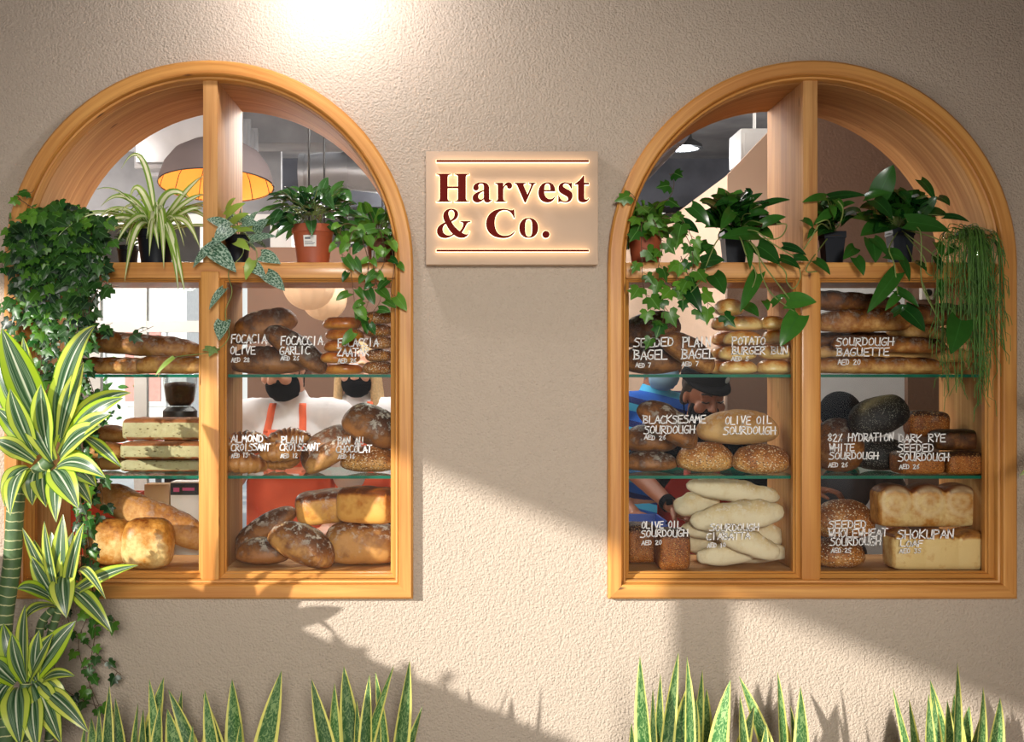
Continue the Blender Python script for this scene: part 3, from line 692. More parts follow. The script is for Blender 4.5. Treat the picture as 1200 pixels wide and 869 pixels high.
def rest(o, z):
    "set the lowest point of a placed bread on height z"
    m = Matrix.LocRotScale(o.location, o.rotation_euler, o.scale); o.location.z += z - min((m @ v.co).z for v in o.data.vertices)
SEED = [1]; BREADS = []
def bread(name, kind, mat, a, b, thick, y, W, label, cat='bread', group=None, on=None, yaw=0.0, pitch=0.0, **kw):
    "axis from photo pixel a to b at depth y, thick pixels high, W metres deep"
    SEED[0] += 1; sd = SEED[0]; k = K(y)
    A = P(a[0], a[1], y); B = P(b[0], b[1], y); L = (B - A).length; H = thick * k
    if kind == 'ring': mb = ring_mesh(W / 2 - H * .62, H * .62, .80, sd, **kw)
    elif kind == 'croissant': mb = croissant_mesh(L, H, sd)
    else: mb = loaf_mesh(L, W, H, sd, **kw)
    ang = math.atan2(B.z - A.z, B.x - A.x)
    o = mb.build(name, BR[mat], None, loc=(A + B) / 2)
    o.rotation_euler = (Matrix.Rotation(-ang, 3, 'Y') @ Matrix.Rotation(R(pitch), 3, 'X') @ Matrix.Rotation(R(yaw), 3, 'Z')).to_euler()
    if on is not None: rest(o, on)
    BREADS.append((o, on is not None))
    return tag(o, label, cat, group)

OVAL = dict(e1=.9, e2=.95, flat=.5); ROUND = dict(e1=.85, e2=.9, flat=.55); LONG = dict(e1=.62, e2=.9, flat=.55, rough=.07, nu=60)
TIN = dict(e1=.30, e2=.38, flat=.95, box=True, rough=.035, nu=40, nv=36)
C1, C2, C3 = SHELF1 + .0006, SHELF2 + .0006, CASE_FLOOR + .0006
SC3 = ((-.55, -.25, -.15, .35), (-.15, -.35, .25, .35), (.25, -.35, .6, .3)); SC1 = ((-.75, -.05, .75, .1),); SCB = ((-.85, -.2, -.45, .2), (-.5, -.2, -.05, .2), (-.1, -.2, .35, .2), (.3, -.2, .75, .2))

# --- left window, left half
g = 'long loaves on the upper shelf of the left window'
bread('baguette', 'loaf', 'country', (84, 398), (236, 409), 26, .25, .09, 'long rustic baguette lying highest on the pile behind the ivy', group=g, scores=SCB, flour=.35, **LONG)
bread('baguette', 'loaf', 'baguette', (76, 428), (190, 429), 20, .22, .08, 'rustic baguette resting on glass below the highest baguette beside ivy', group=g, on=C1, scores=SCB, flour=.3, **LONG)
bread('baguette', 'loaf', 'baguette', (160, 429), (242, 430), 21, .16, .075, 'sunlit baguette end on the upper glass shelf against the left mullion', group=g, on=C1, scores=SC1, flour=.2, **LONG)
g = 'focaccia slabs stacked on the lower shelf'
for i, (t, yb, hh, lab) in enumerate(((0, 0, 18, 'cut focaccia slab at the bottom of the stack of three'), (1, 0, 20, 'cut focaccia slab in the middle of the stack of three'), (2, 0, 27, 'thick cut focaccia slab with browned dome on top of its stack'))):
    k = K(.2); zb = C2 + sum((18, 20, 27)[:i]) * k * .97
    bread('focaccia', 'loaf', 'slab', (145 + i * 1, 500), (244, 500), hh, .2, .2, lab, 'focaccia', g, on=zb, e1=.22, e2=.32, flat=.9, bake=.0, box=True, rough=.05, nu=40, nv=40)
g = 'bread rolls beside the focaccia'
for (x, yy, th, lab, on) in ((130, 508, 22, 'golden long roll end on top beside the focaccia stack', None), (126, 527, 20, 'golden long roll end in the middle beside the focaccia stack', None), (127, 547, 24, 'golden long roll end touching the glass beside the focaccia stack', C2)):
    bread('bread_roll', 'loaf', 'baguette', (x - 28, yy - 1), (x + 22, yy + 1), th, .21, .12, lab, 'roll', g, on=on, yaw=12, e1=.8, e2=.9, rough=.05)
bread('bread_loaf', 'loaf', 'tan', (104, 571), (246, 634), 41, .19, .13, 'very long thick brown loaf leaning diagonally above two tin loaves', flour=.15, bake=.35, scores=((-.2, -.1, .75, .15),), **LONG)
g = 'tin loaves under the diagonal loaf'
bread('tin_loaf', 'loaf', 'white_tin', (98, 640), (156, 640), 58, .16, .17, 'domed golden tin loaf standing nearer the ivy under the diagonal loaf', 'loaf', g, on=C3, e1=.62, e2=.72, flat=.8, rough=.05, bake=.3)
bread('tin_loaf', 'loaf', 'white_tin', (143, 637), (204, 637), 62, .14, .18, 'domed golden tin loaf with pale torn side under the diagonal loaf', 'loaf', g, on=C3, e1=.62, e2=.72, flat=.8, rough=.05, bake=.28)
# --- left window, right half
g = 'dark loaves beside the bagels'
bread('bread_loaf', 'loaf', 'dark', (270, 392), (347, 369), 36, .28, .12, 'dark oval loaf lifted at the back beneath the hanging lamps', group=g, scores=SC3, flour=.15, **OVAL)
bread('bread_loaf', 'loaf', 'dark', (265, 421), (362, 421), 33, .23, .12, 'dark oval loaf lying flat on glass beneath the tilted loaves', group=g, on=C1, scores=SC3, flour=.1, **OVAL)
bread('bread_loaf', 'loaf', 'dark', (312, 386), (384, 436), 32, .16, .12, 'dark scored loaf sliding down towards the plain bagels', group=g, scores=((-.7, -.2, .1, .1), (.1, -.1, .8, .2)), flour=.25, bake=.35, **OVAL)
zz = C1
for i, (cx_, wd, hh) in enumerate(((402, 50, 15), (399, 51, 15), (401, 53, 15), (404, 52, 16), (402, 49, 17))):
    pos = ('resting on the glass shelf', 'second from the bottom', 'in the middle', 'second from the top', 'on top')[i]
    o = bread('bagel', 'ring', 'bagel', (cx_ - 25, 430), (cx_ + 25, 430), hh, .16, wd * K(.16), 'shiny plain bagel %s of the plain stack' % pos, 'bagel', 'plain bagel stack', on=zz, yaw=i * 40)
    zz += hh * K(.16) * .86
zz = C1
for i, (cx_, wd, hh) in enumerate(((443, 38, 17), (444, 36, 17), (445, 37, 17), (443, 36, 17), (445, 34, 17))):
    pos = ('resting on the glass shelf', 'second from the bottom', 'in the middle', 'second from the top', 'on top')[i]
    o = bread('bagel', 'ring', 'zaatar', (cx_ - 19, 430), (cx_ + 19, 430), hh, .15, wd * K(.15), 'seed-crusted bagel %s of the seeded stack' % pos, 'bagel', 'seeded bagel stack', on=zz, yaw=i * 50)
    zz += hh * K(.15) * .86
g = 'croissants on the lower shelf'
for (a, b, th, y, on, yaw, lab) in (
    ((262, 545), (312, 545), 24, .15, C2, 10, 'dark croissant at the front touching the mullion'), ((300, 549), (354, 549), 20, .20, C2, 170, 'dark glazed croissant lying low beneath the plain croissants'),
    ((262, 521), (313, 516), 27, .21, None, 185, 'dark croissant piled high behind the almond lettering'), ((305, 533), (352, 524), 24, .15, None, 20, 'speckled pale brown croissant in front of the pile'),
    ((316, 516), (362, 511), 24, .24, None, 190, 'speckled croissant at the back of the pile behind plain lettering')):
    bread('croissant', 'croissant', 'croissant', a, b, th * 1.15, y, .1, lab, 'croissant', g, on=on, yaw=yaw, pitch=-18)
bread('bread_loaf', 'loaf', 'dark', (352, 543), (416, 503), 40, .21, .13, 'dark oval loaf with orange torn ridge leaning beside croissants', scores=((-.8, .25, .8, .3),), flour=.2, **OVAL)
bread('bread_loaf', 'loaf', 'country', (357, 551), (412, 518), 27, .12, .09, 'small floured loaf leaning forward behind the chocolate lettering', flour=.6, scores=((-.7, -.1, .7, .0),), **OVAL)
bread('sourdough_loaf', 'loaf', 'dark', (404, 484), (470, 512), 46, .17, .16, 'round dark sourdough with floury slash perched above a seeded loaf', 'bread', flour=.75, scores=((-.75, -.35, .1, -.25), (.1, -.4, .7, -.2)), bake=.3, **ROUND)
bread('bread_loaf', 'loaf', 'seeded', (398, 541), (470, 541), 31, .19, .14, 'seed crusted oval loaf on the glass under the round sourdough', on=C2, **OVAL)
bread('sourdough_loaf', 'loaf', 'dark', (271, 645), (347, 593), 31, .23, .13, 'dark floured oval loaf standing on end beside the orange apron', flour=.6, scores=((-.8, .3, -.1, .3),), **OVAL)
bread('sourdough_loaf', 'loaf', 'dark', (275, 651), (340, 651), 33, .20, .14, 'dark floured loaf lying at the bottom next to the mullion', flour=.55, on=C3, scores=SC3, **OVAL)
bread('sourdough_loaf', 'loaf', 'country', (317, 622), (393, 657), 46, .13, .15, 'brown sourdough with broad white floured slash at bottom front', flour=.75, scores=((-.75, -.3, .5, -.25),), bake=.35, **OVAL)
bread('tin_loaf', 'loaf', 'golden', (346, 597), (418, 589), 41, .21, .15, 'brown tin loaf resting behind the sunlit orange tin loaf', 'loaf', flour=.3, bake=.2, pitch=8, **{**TIN, 'e1': .45, 'e2': .6})
bread('tin_loaf', 'loaf', 'golden', (396, 591), (466, 591), 44, .13, .15, 'sunlit orange tin loaf on top of the big floured loaf', 'loaf', bake=.15, yaw=-24, **{**TIN, 'e1': .36, 'e2': .5})
bread('sourdough_loaf', 'loaf', 'country', (382, 641), (466, 641), 51, .16, .2, 'big pale floured square loaf below the orange tin loaf', flour=.8, on=C3, e1=.5, e2=.6, flat=.8, bake=.12, rough=.06)
# --- right window, left half
g = 'dark loaves above the cap wearer'
bread('bread_loaf', 'loaf', 'dark', (728, 394), (796, 376), 40, .27, .13, 'dark loaf at the back under the trailing ivy', group=g, flour=.1, scores=SC3, bake=.5, **OVAL)
bread('bread_loaf', 'loaf', 'dark', (728, 420), (800, 420), 35, .20, .13, 'dark brown loaf flat on the shelf behind seeded bagel lettering', group=g, on=C1, bake=.4, scores=SC3, **OVAL)
bread('bread_loaf', 'loaf', 'country', (776, 392), (838, 430), 33, .14, .12, 'long brown loaf tilting down behind plain bagel lettering', group=g, bake=.4, flour=.2, scores=((-.7, 0, .7, .1),), **OVAL)
g = 'burger buns stacked beside the bagel loaves'
rows_ = (('bottom', 0), ('second', 1), ('middle', 2), ('fourth', 3), ('top', 4))
zz = C1
for i, (a, b, hh) in enumerate(((843, 887, 17), (842, 886, 18), (847, 893, 18), (850, 894, 19), (838, 870, 20))):
    lab = 'glossy burger bun %s in the taller bun stack' % ('lying lowest', 'second from below', 'third from below', 'fourth from below', 'on top')[i]
    bread('burger_bun', 'loaf', 'bun', (a, 430), (b, 430), hh, .13, .11, lab, 'bun', g, on=zz, e1=.8, e2=.9, flat=.45, rough=.03, bake=.1); zz += hh * K(.13) * .95
zz = C1
for i, (a, b, hh) in enumerate(((886, 929, 18), (890, 929, 18), (892, 930, 19), (889, 922, 17))):
    lab = 'glossy burger bun %s in the shorter stack against the mullion' % ('lying lowest', 'second from below', 'third from below', 'on top')[i]
    bread('burger_bun', 'loaf', 'bun', (a, 430), (b, 430), hh, .14, .11, lab, 'bun', g, on=zz, e1=.8, e2=.9, flat=.45, rough=.03, bake=.12); zz += hh * K(.14) * .95
zz = C1
for i, (a, b, hh) in enumerate(((830, 870, 17), (832, 868, 18), (834, 870, 18), (834, 866, 19))):
    lab = 'burger bun %s in the shaded rear bun stack' % ('lying lowest', 'second from below', 'third from below', 'on top')[i]
    bread('burger_bun', 'loaf', 'bun', (a, 430), (b, 430), hh, .26, .11, lab, 'bun', g, on=zz, e1=.8, e2=.9, flat=.45, rough=.03, bake=.3); zz += hh * K(.26) * .95
g = 'sourdough loaves on the lower shelf'
bread('sourdough_loaf', 'loaf', 'dark', (750, 473), (818, 518), 38, .16, .13, 'dark floured long loaf tilting over others below the capped worker', 'bread', g, flour=.5, bake=.3, scores=((-.6, .2, .2, .3),), **OVAL)
bread('sourdough_loaf', 'loaf', 'dark', (728, 513), (795, 514), 34, .22, .13, 'brown loaf stacked on the flat loaf beside the casing', 'bread', g, flour=.4, bake=.3, **OVAL)
bread('sourdough_loaf', 'loaf', 'dark', (728, 541), (795, 541), 25, .20, .14, 'flat floured loaf on glass at the casing side', 'bread', g, on=C2, flour=.45, bake=.3, **OVAL)
bread('sourdough_loaf', 'loaf', 'tan', (816, 500), (913, 500), 41, .2, .15, 'wide pale oval loaf lying across two seeded round loaves', 'bread', g, flour=.35, bake=.08, scores=((-.7, .55, .7, .55),), **ROUND)
bread('sourdough_loaf', 'loaf', 'seeded', (792, 537), (861, 537), 37, .16, .16, 'seeded round loaf under the pale oval on the tilted-loaf side', 'bread', g, on=C2, **ROUND)
bread('sourdough_loaf', 'loaf', 'seeded', (858, 537), (926, 537), 36, .16, .16, 'seeded round loaf under the pale oval next to the mullion', 'bread', g, on=C2, bake=.35, **ROUND)
g = 'rye tin loaves under olive oil lettering'
bread('tin_loaf', 'loaf', 'rye', (732, 643), (768, 643), 49, .17, .2, 'upright brown tin loaf at the casing beside its twin', 'loaf', g, on=C3, **TIN)
bread('tin_loaf', 'loaf', 'rye', (769, 643), (806, 643), 49, .17, .2, 'upright brown tin loaf next to the ciabatta pile', 'loaf', g, on=C3, **TIN)
g = 'ciabattas piled at the bottom'
CI = dict(e1=.9, e2=.72, flat=.8, rough=.12, bake=.10, flour=.55)
for (a, b, th, y, on, yaw, lab) in (
    ((816, 659), (934, 655), 25, .16, C3, 0, 'floury ciabatta lowest in the pile, on the case floor'),
    ((862, 640), (930, 650), 36, .24, None, 0, 'ciabatta with broad floury end low beside the mullion'),
    ((813, 651), (893, 645), 28, .12, None, 8, 'short floury ciabatta low at the front of the pile'),
    ((802, 633), (850, 641), 28, .25, None, 0, 'shaded ciabatta at the back behind the short one'),
    ((797, 618), (890, 622), 26, .21, None, 0, 'ciabatta crossing behind the sourdough lettering'),
    ((838, 620), (914, 649), 31, .12, None, 0, 'browned split ciabatta slanting down at the front'),
    ((866, 622), (921, 628), 30, .21, None, -20, 'stubby ciabatta poking out toward the mullion'),
    ((787, 594), (845, 586), 28, .24, None, 20, 'short rounded ciabatta sticking out near the forearm'),
    ((809, 610), (920, 598), 37, .15, None, 0, 'wide floury ciabatta with narrow tail in mid pile'),
    ((803, 567), (916, 582), 27, .17, None, 0, 'long floury ciabatta topmost of the pile')):
    bread('ciabatta', 'loaf', 'pale', a, b, th, y, .11, lab, 'ciabatta', g, on=on, yaw=yaw, **CI)
# --- right window, right half
g = 'baguettes piled on the upper shelf'
BG = dict(e1=.55, e2=.9, flat=.6, rough=.09, nu=64)
for (a, b, th, y, on, lab, mt, bk) in (
    ((938, 428), (1105, 429), 20, .13, C1, 'baguette lowest at the front under baguette lettering', 'baguette', .3),
    ((1030, 427), (1150, 427), 22, .22, C1, 'baguette on glass at the back near the inner side wall', 'baguette', .35),
    ((952, 412), (1140, 416), 19, .2, None, 'long baguette with pale floury crust in the middle', 'baguette', .05),
    ((975, 401), (1108, 405), 20, .13, None, 'short dark baguette just above sourdough lettering', 'baguette', .5),
    ((940, 398), (1056, 399), 20, .25, None, 'shaded baguette wedged at the back by the mullion', 'country', .5),
    ((1040, 386), (1138, 396), 18, .18, None, 'pale baguette end tucked under the big pothos leaf', 'baguette', .15),
    ((958, 377), (1066, 374), 27, .14, None, 'fat blistered baguette near the top by the mullion', 'baguette', .4),
    ((1050, 369), (1146, 368), 26, .2, None, 'dark baguette high up behind the hanging cactus', 'country', .5),
    ((935, 348), (1056, 360), 24, .22, None, 'dark baguette topmost of the pile beneath the transom', 'country', .55)):
    bread('baguette', 'loaf', mt, a, b, th, y, .075, lab, 'baguette', g, on=on, bake=bk, scores=SCB, flour=.25 if mt == 'baguette' else .1, **BG)
g = 'dark sourdoughs on the lower shelf'
bread('sourdough_loaf', 'loaf', 'country', (952, 522), (1012, 522), 66, .18, .17, 'tall round brown loaf leaning against the mullion', 'bread', g, on=C2, bake=.5, flour=.15, e1=.85, e2=.85, flat=.8)
bread('sourdough_loaf', 'loaf', 'black', (1000, 536), (1064, 534), 40, .2, .15, 'black loaf under the striped black loaf', 'bread', g, on=C2, bake=.6, e1=.85, e2=.85, flat=.8)
bread('sourdough_loaf', 'loaf', 'black', (995, 498), (1064, 476), 46, .17, .14, 'black charcoal loaf with a broad seeded stripe on top', 'bread', g, bake=.6, scores=((-.45, -.55, .75, .1),), sdepth=.01, swid=.38, flat=.7, e1=.85, e2=.9)
bread('sourdough_loaf', 'loaf', 'rye', (1060, 495), (1111, 497), 33, .18, .13, 'small square brown loaf sitting high beside the black loaf', 'bread', g, bake=.35, flour=.15, **{**TIN, 'e1': .45, 'e2': .55})
bread('rye_loaf', 'loaf', 'rye', (1048, 543), (1100, 543), 27, .15, .16, 'brick-shaped rye loaf under dark rye lettering', 'bread', g, on=C2, bake=.2, **TIN)
bread('rye_loaf', 'loaf', 'rye', (1103, 543), (1148, 543), 27, .15, .16, 'brick-shaped rye loaf beside the inner side wall', 'bread', g, on=C2, bake=.2, **TIN)
bread('rye_loaf', 'loaf', 'dark', (1090, 519), (1148, 519), 26, .17, .16, 'dark rye loaf lying on top of the brick-shaped loaves', 'bread', g, bake=.6, on=C2 + 27 * K(.15) * .97, **{**TIN, 'e1': .45, 'e2': .55})
bread('sourdough_loaf', 'loaf', 'seeded', (950, 651), (1012, 651), 36, .18, .17, 'seeded round loaf at the bottom by the mullion', 'bread', on=C3, bake=.5, **ROUND)
bread('sourdough_loaf', 'loaf', 'seeded', (950, 608), (1026, 608), 50, .2, .18, 'big seeded wholewheat loaf resting on another seeded loaf', 'bread', bake=.45, **ROUND)
SK = dict(e1=.22, e2=.30, flat=.95, box=True, rough=.02, domes=3, nu=72, nv=48)
bread('shokupan_loaf', 'loaf', 'white_tin', (1038, 642), (1154, 642), 48, .13, .16, 'pale three-domed milk loaf lowest, on the case floor', 'loaf', 'three-domed milk loaves', on=C3, bake=.02, **SK)
bread('shokupan_loaf', 'loaf', 'white_tin', (1022, 597), (1141, 597), 52, .2, .16, 'browned three-domed milk loaf on top of the pale one', 'loaf', 'three-domed milk loaves', bake=.3, swirl=True, on=C3 + 46 * K(.14), **SK)

# nudge touching breads apart so that none sits inside another
def settle():
    items = []
    for o, onshelf in BREADS:
        v = [vv.co.copy() for vv in o.data.vertices]; f = [tuple(p.vertices) for p in o.data.polygons]
        items.append(dict(o=o, v=v, f=f, on=onshelf, dirty=True))
    def world(it):
        o = it['o']; m = Matrix.LocRotScale(o.location, o.rotation_euler, o.scale); w_ = [m @ q for q in it['v']]
        it['lo'] = Vector([min(q[a] for q in w_) for a in range(3)]); it['hi'] = Vector([max(q[a] for q in w_) for a in range(3)]); it['t'] = BVHTree.FromPolygons(w_, it['f']); it['dirty'] = False
    zf = [(o.location.z) for o, _ in BREADS]
    for it_n in range(110):
        for it in items:
            if it['dirty']: world(it)
        mv = {}; any_ = 0
        for i, a in enumerate(items):
            for j in range(i + 1, len(items)):
                b = items[j]
                if any(a['lo'][k] > b['hi'][k] or b['lo'][k] > a['hi'][k] for k in range(3)): continue
                if not a['t'].overlap(b['t']): continue
                any_ += 1; ay = (a['lo'].y + a['hi'].y) / 2; by = (b['lo'].y + b['hi'].y) / 2
                s_ = 1 if ay >= by else -1
                mv.setdefault(i, []).append((s_, j)); mv.setdefault(j, []).append((-s_, i))
        if not any_: break
        for i, l in mv.items():
            it = items[i]; o = it['o']; dy = .004 * max(-1, min(1, sum(q[0] for q in l)))
            if it['lo'].y + dy < .060: dy = .060 - it['lo'].y
            if it['hi'].y + dy > .395: dy = .395 - it['hi'].y
            z0 = it['lo'].z; y0 = o.location.y; o.location.y += dy
            k = (DIST + o.location.y) / (DIST + y0); o.location.x = XC + (o.location.x - XC) * k
            if not it['on']: o.location.z = ZC + (o.location.z - ZC) * k
            o.scale = (o.scale.x * .9985, o.scale.y * .978, o.scale.z * .9975)
            if it['on']: rest(o, z0)
            it['dirty'] = True
    for it in items:
        o = it['o']; world(it); zc = (it['lo'].z + it['hi'].z) / 2; lev = max(c for c in (C1, C2, C3) if c < zc)
        if it['lo'].z < lev: rest(o, lev)
    return any_, it_n
SETTLED = settle()
# ------------------------------------------------------------------ plants
def leafmat(name, fn, rough=0.35, transl=0.22, spec=0.5, coat=0.0):
    n = NT(name); u = n.n('SeparateXYZ'); n.l(n.uv(), u.inputs[0]); r = n.attr()[0]
    d = n.math('ABSOLUTE', n.math('SUBTRACT', u.outputs[0], 0.5))
    c = fn(n, d, u.outputs[1], r, u.outputs[0]); return n.pbr(c, rough, spec=spec, transl=transl, coat=coat)
def tint(n, c, r, lo=0.55, hi=1.35):
    f = n.math('ADD', lo, n.math('MULTIPLY', r, hi - lo)); k = n.n('CombineColor'); 
    for i in range(3): n.l(f, k.inputs[i])
    return n.mix(1.0, c, k.outputs[0], 'MULTIPLY')
def f_plain(dk, lt, vein=None):
    def f(n, d, v, r, u):
        c = n.mix(r, dk, lt)
        if vein: c = n.mix(n.math('SUBTRACT', 1.0, n.step(d, 0.0, 0.035)), c, vein)
        o = n.noise(n.obj(), 60, 2); return n.mix(n.math('MULTIPLY', o, .35), c, tuple(x * .6 for x in dk[:3]) + (1,))
    return f
def f_drac(n, d, v, r, u):
    s = n.noise(n.scale(n.uv(), 26, 1.2, 1), 1.0, 2)
    mid = n.mix(n.step(s, 0.42, 0.62), srgb(44, 84, 50), srgb(132, 160, 122))
    mid = n.mix(n.math('SUBTRACT', 1.0, n.step(d, 0.01, 0.045)), mid, srgb(222, 230, 204))
    c = n.mix(n.step(d, 0.25, 0.31), mid, n.mix(r, srgb(170, 202, 44), srgb(224, 230, 110)))
    return n.mix(n.step(d, 0.455, 0.48), c, srgb(92, 138, 30))
def f_snake(n, d, v, r, u):
    s = n.noise(n.scale(n.uv(), 5, 26, 1), 1.0, 3, 0.6, 1.2)
    c = n.mix(n.step(s, 0.45, 0.58), srgb(58, 108, 54), srgb(140, 172, 108)); c = tint(n, c, r, .6, 1.25)
    return n.mix(n.step(d, 0.34, 0.38), c, srgb(226, 222, 120))
def f_spider(n, d, v, r, u):
    c = n.mix(n.step(d, 0.17, 0.26), srgb(232, 236, 196), n.mix(r, srgb(92, 138, 40), srgb(150, 182, 70))); return c
def f_satin(n, d, v, r, u):
    s = n.noise(n.scale(n.uv(), 9, 12, 1), 1.0, 3, 0.6)
    c = n.mix(n.step(s, 0.46, 0.56), srgb(46, 92, 66), srgb(164, 190, 170)); c = n.mix(n.math('SUBTRACT', 1.0, n.step(d, 0.0, 0.04)), c, srgb(40, 84, 56))
    return n.mix(n.step(r, .72, .86), c, srgb(140, 170, 70))
LM = {
 'ivy': leafmat('dark_ivy_leaf', f_plain(srgb(12, 42, 22), srgb(62, 112, 40), srgb(96, 138, 84)), .36),
 'ivy_light': leafmat('bright_ivy_leaf', f_plain(srgb(30, 88, 30), srgb(112, 168, 52), srgb(120, 170, 90)), .36, .3),
 'pothos': leafmat('pothos_leaf', f_plain(srgb(14, 58, 24), srgb(70, 132, 44), srgb(60, 120, 50)), .25, .22, .5, .15),
 'bush': leafmat('glossy_dark_leaf', f_plain(srgb(22, 64, 38), srgb(84, 136, 64), srgb(130, 170, 130)), .24, .2, .5, .2),
 'satin': leafmat('silver_satin_leaf', f_satin, .4), 'drac': leafmat('striped_dracaena_leaf', f_drac, .32, .3), 'snake': leafmat('banded_snake_plant_leaf', f_snake, .38, .12),
 'spider': leafmat('striped_spider_plant_leaf', f_spider, .4, .3),
 'stem': plain('green_vine_stem', srgb(112, 128, 62), .55, var=.2), 'brown_stem': plain('brown_vine_stem', srgb(88, 66, 44), .7, var=.2), 'cactus': plain('mistletoe_cactus_stem', srgb(74, 116, 40), .5, var=.35, vs=30),
 'soil': plain('potting_soil', srgb(54, 42, 32), .95, var=.4, vs=80, bump=.8, bs=140),
 'terracotta': plain('terracotta_plastic', srgb(166, 84, 54), .5, var=.06), 'blackpot': plain('black_plastic_pot', srgb(22, 27, 36), .45, var=.05, spec=.25), 'brownpot': plain('brown_plastic_pot', srgb(110, 58, 38), .45, var=.06),
 'trough': plain('grey_planter_concrete', srgb(120, 112, 104), .8, var=.1, bump=.3), 'clearpot': glass('clear_plastic_pot', (.86, .9, .88, 1), .06),
}
def cane_mat():
    n = NT('ringed_green_cane'); u = n.n('SeparateXYZ'); n.l(n.uv(), u.inputs[0])
    nz = n.noise(n.obj(), 30, 3); t = n.math('FRACT', n.math('ADD', n.math('MULTIPLY', u.outputs[0], 42), n.math('MULTIPLY', nz, .6)))
    c = n.mix(n.math('SUBTRACT', 1.0, n.step(t, .06, .16)), n.mix(nz, srgb(40, 70, 44), srgb(96, 122, 74)), srgb(190, 190, 140))
    return n.pbr(c, .55, n.bump(t, .3, .004))
LM['cane'] = cane_mat()
RN = random.Random(11)

W_STRAP = lambda t: (min(1, t / .25) ** .6) * (1 - max(0, (t - .35) / .65) ** 1.8) if t < 1 else 0
W_DRAC = lambda t: (.42 + .58 * min(1, t / .4)) * (1 - max(0, (t - .45) / .55) ** 2.0)
W_SNAKE = lambda t: (.62 + .38 * min(1, t / .45)) * (1 - max(0, (t - .5) / .5) ** 2.2)
W_HEART = lambda t: (math.sin(PI * min(1, .17 + .83 * t) ** .72)) ** .85 if 0 <= t < 1 else 0
W_OVAL = lambda t: max(0, math.sin(PI * t ** .85)) ** .9
def leaf_path(mb, pts, width, prof, nrm=(0, -.7, .7), fold=.18, cord=0.0, segs=9, twist=0.0, rnd=None):
    "leaf blade along a curve through the 3 points (quadratic), width in metres"
    a, b, c = [Vector(p) for p in pts]; rnd = RN.random() if rnd is None else rnd
    n0 = Vector(nrm).normalized(); L = (b - a).length + (c - b).length; rows = []
    for i in range(segs + 1):
        t = i / segs; p = a * (1 - t) ** 2 + b * 2 * t * (1 - t) + c * t * t
        d = ((b - a) * (1 - t) + (c - b) * t); d = d.normalized() if d.length > 1e-6 else Vector((0, 0, 1))
        sd = d.cross(n0)
        if sd.length < .15: sd = d.cross(Vector((1, .2, 0)))
        sd.normalize()
        if twist: sd = Matrix.Rotation(twist * t, 3, d) @ sd
        nn = sd.cross(d).normalized(); w = max(prof(t), 0.0) * width / 2 + .0002
        row = []
        for u in (-1, -.55, 0, .55, 1):
            q = p + sd * (w * u) + nn * (abs(u) ** 1.4 * w * fold)
            if cord: q -= d * (cord * L * abs(u) ** 1.5 * max(0, 1 - t * 3.5))
            row.append(mb.vert(q, (rnd, 0, 0)))
        rows.append(row)
    for i in range(segs):
        for j in range(4):
            u0, u1 = (0, .225, .5, .775, 1)[j], (0, .225, .5, .775, 1)[j + 1]; v0, v1 = i / segs, (i + 1) / segs
            mb.face((rows[i][j], rows[i][j + 1], rows[i + 1][j + 1], rows[i + 1][j]), [(u0, v0), (u1, v0), (u1, v1), (u0, v1)])
IVY = [(0, .08), (.16, -.10), (.40, -.12), (.56, .10), (.36, .28), (.50, .52), (.22, .60), (0, 1.0)]
IVY_FULL = IVY + [(-x, y) for x, y in IVY[-2:0:-1]]
def ivy_leaf(mb, p, d, nrm, L, rnd=None):
    p = Vector(p); d = Vector(d).normalized(); nrm = Vector(nrm); sd = d.cross(nrm)
    if sd.length < .1: sd = d.orthogonal()
    sd.normalize(); nn = sd.cross(d); rnd = RN.random() if rnd is None else rnd
    c = mb.vert(p + d * (.32 * L), (rnd, 0, 0)); ids = []
    k = .8 + RN.random() * .3
    for x, y in IVY_FULL:
        q = p + sd * (x * L * k) + d * (y * L) - nn * ((abs(x) * .35 + max(0, y - .3) * .35) * L * RN.uniform(.5, 1.1)); ids.append(mb.vert(q, (rnd, 0, 0)))
    m = len(ids)
    for i in range(m):
        a, b = IVY_FULL[i], IVY_FULL[(i + 1) % m]
        mb.face((c, ids[i], ids[(i + 1) % m]), [(.5, .32), (.5 + a[0], a[1]), (.5 + b[0], b[1])])
def smooth_path(pts, n=8):
    pts = [Vector(p) for p in pts]; out = []
    for i in range(len(pts) - 1):
        p0 = pts[max(i - 1, 0)]; p1 = pts[i]; p2 = pts[i + 1]; p3 = pts[min(i + 2, len(pts) - 1)]
        for k in range(n):
            t = k / n; out.append(.5 * ((2 * p1) + (p2 - p0) * t + (2 * p0 - 5 * p1 + 4 * p2 - p3) * t * t + (3 * p1 - p0 - 3 * p2 + p3) * t ** 3))
    out.append(pts[-1]); return out
